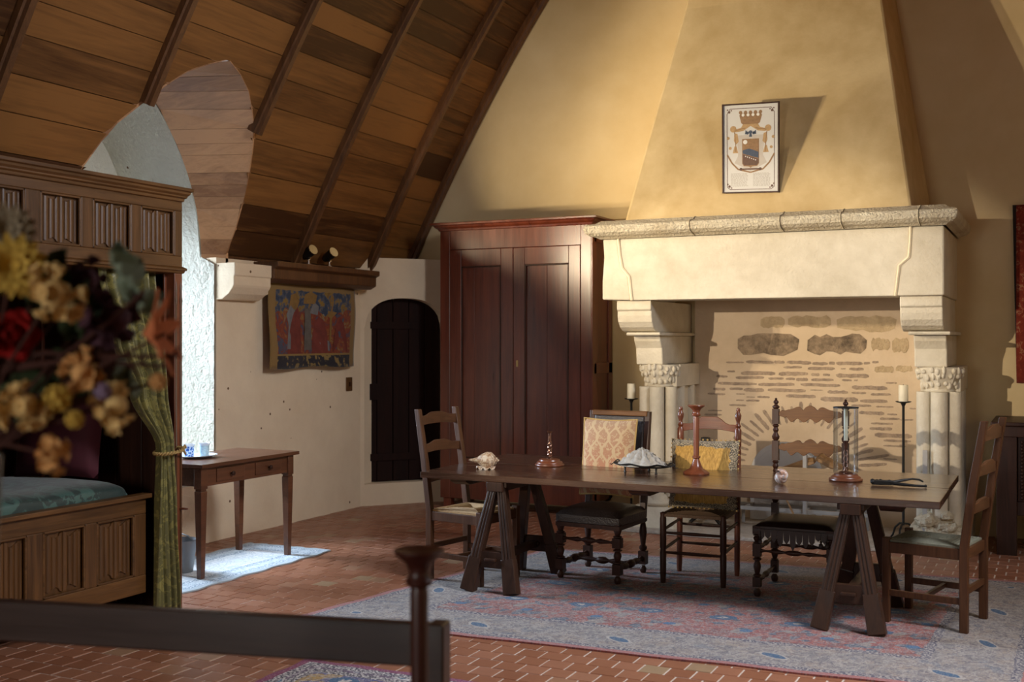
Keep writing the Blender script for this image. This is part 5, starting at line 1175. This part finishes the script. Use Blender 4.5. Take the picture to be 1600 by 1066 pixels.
for y0, y1 in ((-.34, -.05), (.07, .36)):
    d_ = DK(MB().box(.243, .252, y0, y1, .635, .725), 'drawer')
    DK(MB().lathe([(.006, 0), (.006, .012), (.016, .018), (.016, .026), (.008, .030), (0, .030)], (0, 0, 0), 14, Matrix.Translation((.252, (y0 + y1) / 2, .68)) @ Matrix.Rotation(PI / 2, 4, 'Y')), 'knob', 'wood_dark', d_, 0)
ply = thing('plate', 'white oval plate under the blue glasses on the desk', 'plate', (-5.44, 6.13, .7795))
MB().lathe([(0, .004), (.08, .004), (.11, .010), (.145, .020), (.147, .018), (.11, .004), (.09, 0), (0, 0)], (0, 0, 0), 32, None, .9, 1.0).obj('dish', 'porcelain', ply)
for (x, y), lb, sc in (((-5.49, 6.10), 'dark blue patterned glass, the nearer one on the desk plate', 1.0), ((-5.44, 6.20), 'pale blue patterned glass, the farther one on the desk plate', .95)):
    g = thing('glass_tumbler', lb, 'glass', (x, y, .784), 0); k = sc
    MB().lathe([(0, 0), (.030, 0), (.033, .004), (.035, .075 * k), (.033, .075 * k), (.030, .008), (0, .006)], (0, 0, 0), 20).obj('cup', 'blue_glass' if sc == 1.0 else 'pale_glass', g) if sc == 1.0 else MB().lathe([(0, 0), (.030, 0), (.033, .004), (.035, .075), (.033, .075), (.030, .008), (0, .006)], (0, 0, 0), 20).obj('cup', plain('pale_blue_glass', (0.50, 0.68, 0.92), .1, 0, .5, 70), g)
    MB().lathe([(.035, .0), (.042, .016), (.038, .016), (.033, .0)], (0, 0, .075), 20).obj('rim', 'porcelain', g)
bn = thing('metal_bin', 'small grey metal bin on the floor beside the desk leg', 'bin', (-5.42, 5.95, .009)); MB().lathe([(0, 0), (.075, 0), (.105, .22), (.109, .222), (.105, .225), (.072, .006), (0, .006)], (0, 0, 0), 24).obj('body', 'zinc', bn)
MB().tube([(-.105, 0, .215), (-.06, -.0, .25), (.0, 0, .262), (.06, 0, .25), (.105, 0, .215)], .005, 6).obj('handle', 'zinc', bn)
# ------------------------------------------------------------------ panelled box bed
bd = thing('box_bed', 'carved oak box bed with linenfold panels and canopy along the left wall', 'bed', (-5.3, 4.1, 0))
def BD(m, n, mt='wood_bed', p=None, b=.004): return m.obj(n, mt, p or bd, b, world=True)
def linenfold(m, x, y0, y1, z0, z1, dep=.013):
    w, h = y1 - y0, z1 - z0; NU = 64
    def P(u): # fold profile
        k = u * 8.0; f = k - int(k); base = .35 + .65 * math.sin(PI * min(max((u - .06) / .88, 0), 1)) ** .5
        return base * (.35 + .65 * abs(math.sin(PI * f)) ** .6) if .05 < u < .95 else 0.0
    def endz(u): return .07 + .07 * (abs((u * 3) % 1 - .5) * 2) - .03 * (abs(u - .5) < .09)
    vs = []; rows = 7
    for j in range(rows + 1):
        for i in range(NU + 1):
            u = i / NU; e = endz(u)
            v = [0, e - .005, e, .35, .65, 1 - e, 1 - e + .005, 1][j]; d = dep * P(u) if 2 <= j <= 5 else .002
            vs.append((x + d, y0 + w * u, z0 + h * v))
    fs = [(j * (NU + 1) + i, j * (NU + 1) + i + 1, (j + 1) * (NU + 1) + i + 1, (j + 1) * (NU + 1) + i) for j in range(rows) for i in range(NU)]
    return m.add(vs, fs)
def panelled(x, ys, yend0, yend1, z0, z1, pz0, pz1, mat_rail='wood_bed', name='frieze'):
    edges = [yend0] + [q for p in ys for q in p] + [yend1]
    m = MB(); m.box(x - .03, x, yend0, yend1, pz1, z1); m.box(x - .03, x, yend0, yend1, z0, pz0)
    fr = BD(m, name + '_rail', mat_rail)
    for i in range(0, len(edges), 2): BD(MB().box(x - .03, x - .0005, edges[i], edges[i + 1], pz0, pz1), name + '_stile', 'wood_bed_z')
    for a, b in ys:
        p = BD(linenfold(MB(), x - .026, a, b, pz0, pz1), 'linenfold_panel', 'wood_bed_z', None, 0)
        e = MB(); r = .010
        for q0, q1 in (((a + .006, pz0), (a + .006, pz1)), ((b - .006, pz0), (b - .006, pz1)), ((a, pz0 + .006), (b, pz0 + .006)), ((a, pz1 - .006), (b, pz1 - .006))): e.bar((x - .008, *q0), (x - .008, *q1), .012, .016, (1, 0, 0))
        BD(e, 'panel_moulding', 'wood_bed', p, .003)
YE = 5.165
panelled(-4.70, [(3.07, 3.33), (3.42, 3.68), (3.77, 4.03), (4.125, 4.395), (4.475, 4.755), (4.83, 5.10)], 2.98, YE, 2.04, 2.43, 2.105, 2.375)
def cornice(z, prof, nm):
    m = MB(); vs = []
    for dx, dz in prof: vs += [(-4.70 + dx, 2.98 - dx, z + dz), (-4.70 + dx, YE + dx, z + dz), (-5.88, YE + dx, z + dz), (-5.88, 2.98 - dx, z + dz)]
    n = len(prof); fs = [(i * 4 + k, i * 4 + (k + 1) % 4, (i + 1) * 4 + (k + 1) % 4, (i + 1) * 4 + k) for i in range(n - 1) for k in range(4)]
    fs += [(3, 2, 1, 0), tuple((n - 1) * 4 + k for k in range(4))]; BD(m.add(vs, fs), nm, 'wood_bed', None, .002)
cornice(2.43, [(0, 0), (.008, .004), (.010, .018), (.022, .026), (.022, .034), (.034, .046), (.036, .058), (.048, .064), (.048, .082), (.0, .084)], 'cornice')
cornice(2.0, [(-.005, 0), (.008, .004), (.012, .016), (.020, .020), (.020, .032), (.008, .040), (0, .044)], 'lower_cornice')
for y in (3.0, 5.10):
    m = MB(); m.box(-4.77, -4.70, y, y + .065, 0, 2.01); m.box(-4.775, -4.76, y - .02, y, 0, 2.0); BD(m, 'post', 'wood_red_z')
    m = MB()
    for dy in (.012, .05): m.lathe([(.007, .0), (.007, .9), (.010, .91), (.007, .92), (.007, 1.75), (.011, 1.78), (.006, 1.82), (.009, 1.84), (0, 1.90)], (-4.70, y + dy, .06), 8)
    BD(m, 'post_beads', 'wood_bed_z', None, 0)
    BD(MB().box(-5.86, -5.80, y, y + .065, 0, 2.01), 'post', 'wood_red_z')
m = MB()
for k in range(5): m.box(-5.82 + .21 * k, -5.82 + .21 * (k + 1) - .004, 5.125, 5.145, 0, 2.02)
BD(m, 'end_boards', 'wood_dark')
m = MB()
for k in range(8): m.box(-5.87, -5.85, 3.02 + .26 * k, 3.02 + .26 * (k + 1) - .004, .1, 2.5)
BD(m, 'back_boards', 'wood_dark'); BD(MB().box(-5.86, -4.74, 3.0, 5.14, 2.02, 2.04), 'canopy_board', 'wood_dark'); BD(MB().box(-5.86, -4.74, 3.0, 3.03, .1, 2.02), 'end_boards', 'wood_dark')
panelled(-4.755, [(3.20, 3.47), (3.51, 3.78), (3.83, 4.09), (4.19, 4.475), (4.555, 4.835)], 3.04, 4.925, .14, .69, .245, .60, 'wood_bed', 'chest')
BD(MB().box(-4.80, -4.725, 3.04, 4.945, .69, .715), 'chest_rail'); BD(MB().box(-5.8, -4.79, 4.89, 4.925, .14, .69), 'chest_side', 'wood_bed_z')
BD(MB().box(-5.8, -4.80, 3.05, 4.89, .60, .62), 'bed_base', 'wood_dark')
mt_ = NT('green_brocade'); v = mt_.tc(); n = mt_.noise(v, 9, 4, .6, 1.5); k = mt_.ma('GREATER_THAN', n, .52)
mt_.bump(n, .5, .006); M['green_brocade'] = mt_.fin(mt_.mix(k, (0.012, 0.030, 0.026), (0.042, 0.098, 0.080)), .45, 0, None, .5, .3)
ms = thing('mattress', 'dark green brocade mattress lying in the box bed', 'mattress', (-5.3, 4.0, .625))
m = MB()
def mat_fn(u, v):
    a = 2 * PI * v; cx, cz = math.cos(a), math.sin(a); sx = math.copysign(abs(cx) ** .35, cx); sz = math.copysign(abs(cz) ** .55, cz); e = min(1, max(.0, min(u, 1 - u) * 28)) ** .4
    return (.485 * sx * (.94 + .06 * e), -.95 + 1.82 * u, .085 + .085 * sz * e + .006 * math.sin(u * 25) * (sz > 0))
m.grid(lambda v, u: mat_fn(u, v), 40, 50, True); m.obj('cover', 'green_brocade', ms, sharp=80)
rp = thing('cushion', 'dark red cushion propped up inside the box bed', 'cushion', (-5.36, 4.86, 1.07), math.radians(15))
M['red_velvet'] = plain('red_velvet', (0.07, 0.006, 0.014), .8, 0, .3, 9)
pillow(MB(), .55, .58, .18, Matrix.Rotation(math.radians(-12), 4, 'X')).obj('cover', 'red_velvet', rp)

# curtain and its tie
ct_ = NT('green_damask'); v = ct_.tc(); n = ct_.noise(v, 13, 4, .6, 2.0); k = ct_.ma('GREATER_THAN', n, .53)
M['green_damask'] = ct_.fin(ct_.mix(k, (0.12, 0.105, 0.024), (0.23, 0.195, 0.045)), .5, 0, None, .5, .35)
cu = thing('bed_curtain', 'olive green damask curtain tied back at the end of the box bed', 'curtain', (-4.74, 5.0, 0))
def lerp(a, b, t): return a + (b - a) * t
def keyed(z, keys):
    for (za, a), (zb, b) in zip(keys, keys[1:]):
        if za >= z >= zb:
            t = (za - z) / (za - zb); t = t * t * (3 - 2 * t); return lerp(a, b, t)
    return keys[-1][1]
def cur(u, v):
    z = 2.0 - 1.985 * v
    y0 = keyed(z, [(2.0, 4.56), (1.6, 4.66), (1.3, 4.79), (.97, 4.955), (.6, 4.94), (0, 4.93)]); y1 = keyed(z, [(2.0, 5.0), (1.5, 5.03), (.97, 5.065), (.6, 5.085), (0, 5.13)])
    amp = keyed(z, [(2.0, .035), (1.4, .05), (.97, .025), (.6, .035), (0, .045)])
    f = math.sin(u * 2 * PI * 4.0 + .6 * math.sin(v * 4)) + .35 * math.sin(u * 2 * PI * 9 + 1)
    x = -4.715 + amp * f * .8 + keyed(z, [(2.0, -.05), (1.3, -.02), (.97, .025), (.6, .03), (0, .03)])
    return (x + 4.74, lerp(y0, y1, u) - 5.0 + .006 * f, z)
m = MB(); m.grid(cur, 110, 46, True); m.obj('cloth', 'green_damask', cu, thick=.004)
tr = thing('tieback_rope', 'twisted gold rope tying back the green bed curtain', 'rope', (-4.68, 5.03, .955))
m = MB()
for ph in (0, PI):
    pts = []
    for i in range(81):
        a = 2 * PI * i / 80; c = Vector((.075 * math.cos(a), .088 * math.sin(a), .012 * math.sin(a))); t = 14 * a + ph
        pts.append(c + Vector((.006 * math.cos(t) * math.cos(a), .006 * math.cos(t) * math.sin(a), .006 * math.sin(t))))
    m.tube(pts, .006, 6, False)
m.obj('loop', 'rope', tr)
m = MB()
for dz, y in ((.01, .0), (-.03, .01)): m.tube([(.06, .03, 0), (.055, .06, .012 + dz * .3), (.03, .10, .015 + dz), (.015, .125, dz)], .007, 6)
m.obj('ends', 'rope', tr)
MB().tube([(.0, .0, 0), (.05, .01, 0)], [.008, .006], 8).obj('tie_peg', 'wood_red', bd).location = (.60, 1.045, .60)

# ------------------------------------------------------------------ dark chest on the right
ch = thing('carved_cabinet', 'dark carved wooden cabinet at the right end of the back wall', 'cabinet', (.14, 9.50, .0))
def CH(m, n, mt='wood_dark', p=None, b=.004): return m.obj(n, mt, p or ch, b)
CH(MB().box(-.58, .62, -.40, .40, .965, .995), 'top', 'wood_dark', None, .008)
CH(MB().box(-.56, .60, -.375, .39, .885, .965), 'frieze'); CH(MB().box(-.575, -.56, -.39, -.30, .885, .94), 'frieze_block')
for x in (-.54, .46): CH(MB().box(x, x + .14, -.37, -.29, 0, .885), 'front_post')
for x in (-.54, .50): CH(MB().box(x, x + .08, .30, .38, 0, .885), 'rear_post')
m = MB(); m.box(-.53, -.51, -.30, .31, .30, .885); m.box(.56, .58, -.30, .31, .30, .885); m.box(-.52, .58, .36, .38, .30, .885); m.box(-.52, .58, -.3, .38, .30, .32); CH(m, 'carcass')
CH(MB().box(-.40, .46, -.36, -.31, .30, .40), 'lower_rail')
for x0, x1 in ((-.395, .03), (.03, .455)):
    d_ = CH(MB().box(x0, x1, -.345, -.32, .40, .885), 'door')
    m = MB(); m.box(x0 + .07, x1 - .07, -.352, -.34, .47, .82); CH(m, 'panel', 'wood_dark', d_, .01)
    m = MB()
    for xx in (x0 + .03, x1 - .03):
        for i in range(17): m.ball((xx, -.35, .43 + .026 * i), .014, .014, .013, 8, 5)
    CH(m, 'beading', 'wood_dark', d_, 0)

# ------------------------------------------------------------------ dark bench and side table nearest the camera
th_ = math.radians(14.0)
bn = thing('settle_bench', 'dark open-backed wooden bench, out of focus in front of the rugs', 'bench', (-2.0, 2.292, 0), th_)
def BN(m, n, b=.006): return m.obj(n, 'wood_bench', bn, b)
for x in (-.90, .605):
    BN(MB().box(x, x + .045, -.035, .035, 0, .895), 'back_post'); BN(MB().box(x, x + .045, .40, .46, 0, .45), 'front_post')
BN(MB().box(-.86, .61, -.022, .018, .785, .893), 'back_rail'); BN(MB().box(-.86, .61, -.018, .014, .50, .55), 'back_rail')
BN(MB().box(-.90, .65, -.03, .48, .42, .45), 'seat'); BN(MB().box(-.86, .61, .41, .44, .35, .42), 'apron')
for x in (-.885, .615): BN(MB().box(x, x + .025, .03, .41, .10, .14), 'stretcher')
sd = thing('console_table', 'dark narrow table below the bouquet and the near candlestick', 'table', (-1.50, 1.62, 0), math.radians(25.9))
m = MB().box(-.75, .70, -.32, .30, .69, .72); m.obj('top', 'wood_bench', sd, .006)
for x in (-.70, .61):
    for y in (-.28, .22): MB().box(x, x + .05, y, y + .05, 0, .69).obj('leg', 'wood_bench', sd, .004)
for y in (-.26, .24): MB().box(-.66, .62, y, y + .025, .60, .69).obj('apron', 'wood_bench', sd, .004)
nc = lathe_thing('wooden_candlestick', 'blurred dark red wooden candlestick in front of the bench post', 'candlestick', (-1.151, 1.943, .72), [('column', [(r_ * .93, z * 1.035) for r_, z in TALL], 'wood_near')])
VX, VY = -1.700, 1.335
va = thing('glass_vase', 'clear glass vase holding the flowers at the left edge', 'vase', (VX, VY, .72))
MB().lathe([(0, .0), (.055, .0), (.06, .01), (.045, .10), (.045, .35), (.058, .68), (.056, .68), (.042, .35), (.042, .10), (.05, .02), (0, .015)], (0, 0, 0), 28).obj('body', 'glass', va)
# flowers: every stem is its own thing
def fmat(n, c, v=.35): M[n] = plain(n, c, .8, 0, v, 40, 0, None, .2)
fmat('petal_cream', (0.72, 0.50, 0.21)); fmat('petal_peach', (0.68, 0.37, 0.14)); fmat('petal_yellow', (0.60, 0.40, 0.08)); fmat('petal_purple', (0.085, 0.035, 0.050)); fmat('petal_red', (0.36, 0.014, 0.012)); fmat('petal_orange', (0.60, 0.19, 0.08)); fmat('leaf_grey', (0.20, 0.24, 0.17)); fmat('leaf_dark', (0.045, 0.065, 0.028)); fmat('twig', (0.06, 0.022, 0.016)); fmat('petal_pale', (0.30, 0.24, 0.16)); fmat('petal_lilac', (0.30, 0.22, 0.34))
def stem_to(p, par, r=.0035, mat='twig'):
    a = Vector((VX, VY, .75)); b = Vector((VX + random.uniform(-.02, .02), VY + random.uniform(-.02, .02), 1.38)); p = Vector(p)
    mid = b.lerp(p, .5) + Vector((0, 0, .03)); MB().tube([a, b, mid, p], r, 6).obj('stem', mat, par, world=True)
def petals(m, c, n, L, w, tilt, T=None, curl=.2, ph=0.0):
    T = T or Matrix.Identity(4)
    for k in range(n):
        R = Matrix.Translation(c) @ T @ Matrix.Rotation(2 * PI * k / n + ph, 4, 'Z') @ Matrix.Rotation(-tilt, 4, 'Y')
        vs = []; fs = []
        for i in range(6):
            u = i / 5; ww = w * math.sin(PI * min(.97, .08 + .9 * u)) ** .8
            for s in (-1, 0, 1): vs.append(R @ Vector((L * u, s * ww / 2, curl * L * u * u * -1 + (.12 * w if s else 0))))
        for i in range(5):
            for s in (0, 1): fs.append((i * 3 + s, i * 3 + s + 1, i * 3 + s + 4, i * 3 + s + 3))
        m.add(vs, fs, True)
    return m
TOCAM = (Vector((0, 0, 1.6)) - Vector((-1.55, 1.4, 1.6))).normalized().to_track_quat('Z', 'Y').to_matrix().to_4x4()
def flower(kind, p, r, mat, label, name='flower', core=None):
    r *= 1.18; f = thing(name, label, 'flower', p, 0, 'flowers in the glass vase'); m = MB(); rnd = random.Random(int(abs(p[0]) * 9973 + p[2] * 7919))
    if kind == 'cluster':   # hydrangea-like head of small four-petalled florets
        for k in range(17):
            d_ = Vector((rnd.gauss(0, 1), rnd.gauss(0, 1), rnd.gauss(0, 1))).normalized(); c = d_ * r * rnd.uniform(.45, .85)
            petals(m, c, 5, r * rnd.uniform(.34, .5), r * .40, rnd.uniform(.35, .8), d_.to_track_quat('Z', 'Y').to_matrix().to_4x4(), -.15, rnd.uniform(0, 3))
            m.ball(c + d_ * r * .06, r * .13, None, None, 6, 4)
        m.ball((0, 0, 0), r * .45, None, None, 8, 5)
    elif kind == 'mum':
        for j, (n, til, L) in enumerate(((14, -.2, 1.0), (13, .25, .95), (12, .6, .85), (9, .95, .65), (6, 1.25, .45))): petals(m, (0, 0, 0), n, r * L, r * .36, til, TOCAM, .25, j * .3)
        m.ball((0, 0, 0), r * .3, None, None, 8, 5)
    elif kind == 'rose':
        for j, (n, til, L) in enumerate(((5, .1, 1.0), (5, .6, .95), (5, 1.0, .85), (4, 1.3, .7))): petals(m, (0, 0, -.2 * r), n, r * L, r * 1.05, til, TOCAM, -.25, j * .6)
        m.ball((0, 0, 0), r * .4, None, None, 8, 5)
    elif kind == 'lily':
        petals(m, (-.6 * r * c_, -.6 * r * s_, 0), 7, r * 1.35, r * .45, .75, Vector((c_, s_, .12)).to_track_quat('Z', 'Y').to_matrix().to_4x4(), .25, .2)
    elif kind == 'ball':
        for k in range(30):
            t = math.acos(1 - 2 * (k + .5) / 30); a = 2.4 * k; c = Vector((math.sin(t) * math.cos(a), math.sin(t) * math.sin(a), math.cos(t))) * r * .72; petals(m, c, 3, r * .36, r * .3, .5, c.to_track_quat('Z', 'Y').to_matrix().to_4x4(), .1, a)
        m.ball((0, 0, 0), r * .7, None, None, 10, 6)
    m.obj('bloom', mat, f, thick=.0)
    if core: MB().ball((0, -.2 * r, 0), r * .22, None, None, 8, 5).obj('centre', core, f)
    stem_to(p, f); return f
flower('mum', (-1.592, 1.339, 1.728), .050, 'petal_yellow', 'yellow bloom at the left edge, just below the pale grey bloom'); flower('cluster', (-1.528, 1.37, 1.680), .047, 'petal_cream', 'big cream and yellow flower head in the middle of the bouquet')
flower('rose', (-1.634, 1.374, 1.620), .042, 'petal_red', 'red rose at the left edge of the bouquet'); flower('cluster', (-1.505, 1.485, 1.640), .050, 'petal_purple', 'dark purple flower head below the grey leaf')
flower('cluster', (-1.590, 1.499, 1.712), .038, 'petal_purple', 'dark purple flower head above the cream one, left of the grey leaf'); flower('lily', (-1.362, 1.455, 1.612), .055, 'petal_orange', 'orange lily reaching out to the right of the bouquet')
flower('cluster', (-1.531, 1.313, 1.493), .040, 'petal_cream', 'cream flower head at lower left, above the green mattress'); flower('cluster', (-1.489, 1.394, 1.545), .036, 'petal_peach', 'peach flower head right under the purple one')
flower('cluster', (-1.436, 1.418, 1.490), .036, 'petal_cream', 'cream flower head at lower right of the bouquet'); flower('ball', (-1.406, 1.485, 1.529), .015, 'petal_peach', 'small orange ball flower in front of the green curtain')
flower('cluster', (-1.493, 1.332, 1.412), .028, 'petal_peach', 'small peach flower hanging lowest in the bouquet'); flower('mum', (-1.640, 1.37, 1.795), .042, 'petal_pale', 'pale grey bloom topmost at the left edge')
flower('ball', (-1.488, 1.340, 1.505), .022, 'petal_yellow', 'small yellow ball flower between the lower cream heads'); flower('ball', (-1.462, 1.352, 1.470), .015, 'petal_yellow', 'tiny yellow bud right of the lower left cream head')
flower('ball', (-1.448, 1.40, 1.515), .014, 'petal_lilac', 'tiny lilac flower deep inside the bouquet')
def leaf_thing(p, q, w, mat, label, name='leaf_sprig', n=9):
    f = thing(name, label, 'leaf', p, 0, 'greenery in the glass vase'); p = Vector(p); q = Vector(q); m = MB(); d = q - p; rt = Vector((c_, s_, 0)); up = d.normalized(); sd_ = (rt - up * rt.dot(up)).normalized(); nn = up.cross(sd_)
    vs = []; fs = []
    for i in range(n + 1):
        u = i / n; ww = w * math.sin(PI * (.04 + .94 * u)) ** .75 * (1 + .12 * math.sin(u * 22))
        for s in (-1, -.5, 0, .5, 1): vs.append(d * u + sd_ * (s * ww / 2) + nn * (.18 * w * abs(s) + .02 * math.sin(u * 9 + s * 3)))
    for i in range(n):
        for s in range(4): fs.append((i * 5 + s, i * 5 + s + 1, i * 5 + s + 6, i * 5 + s + 5))
    m.add(vs, fs, True); m.obj('blade', mat, f, thick=.001); stem_to(p, f); return f
leaf_thing((-1.452, 1.475, 1.668), (-1.462, 1.445, 1.772), .055, 'leaf_grey', 'dusty grey green leaf standing up in front of the canopy panels'); leaf_thing((-1.42, 1.475, 1.69), (-1.405, 1.49, 1.64), .045, 'leaf_grey', 'dusty grey green leaf drooping over the curtain top')
leaf_thing((-1.58, 1.45, 1.60), (-1.52, 1.43, 1.70), .07, 'leaf_dark', 'broad dark green leaf behind the cream and yellow head'); leaf_thing((-1.60, 1.44, 1.58), (-1.53, 1.46, 1.50), .08, 'leaf_dark', 'broad dark leaf hanging left of the peach head')
leaf_thing((-1.62, 1.40, 1.66), (-1.56, 1.42, 1.76), .06, 'leaf_dark', 'dark green leaf beside the yellow bloom'); leaf_thing((-1.49, 1.47, 1.57), (-1.46, 1.49, 1.50), .04, 'leaf_grey', 'grey leaf between the peach and lower right cream heads'); leaf_thing((-1.63, 1.40, 1.56), (-1.60, 1.38, 1.45), .09, 'leaf_dark', 'broad dark leaf under the red rose')
for i, (q, lb) in enumerate((((-1.345, 1.47, 1.575), 'dark twig running right under the orange lily'), ((-1.37, 1.47, 1.555), 'dark twig ending at the small orange ball flower'), ((-1.50, 1.44, 1.57), 'short dark twig behind the peach head'))):
    f = thing('twig', lb, 'twig', (VX, VY, 1.38), 0); m = MB(); b = Vector((-1.66, 1.36, 1.545 + .01 * i)); q = Vector(q)
    m.tube([(VX, VY, 1.36), (VX + .02, VY, 1.46), b, b.lerp(q, .5) + Vector((0, 0, .012)), q], [.006, .006, .005, .005, .003], 6); m.obj('branch', 'twig', f, world=True)
    m = MB()
    for k in range(4):
        c = b.lerp(q, .45 + .17 * k); m.tube([c, c + Vector((.02, .005, (.02 if k % 2 else -.018)))], [.003, .001], 5)
    m.obj('side_shoots', 'twig', f, world=True)
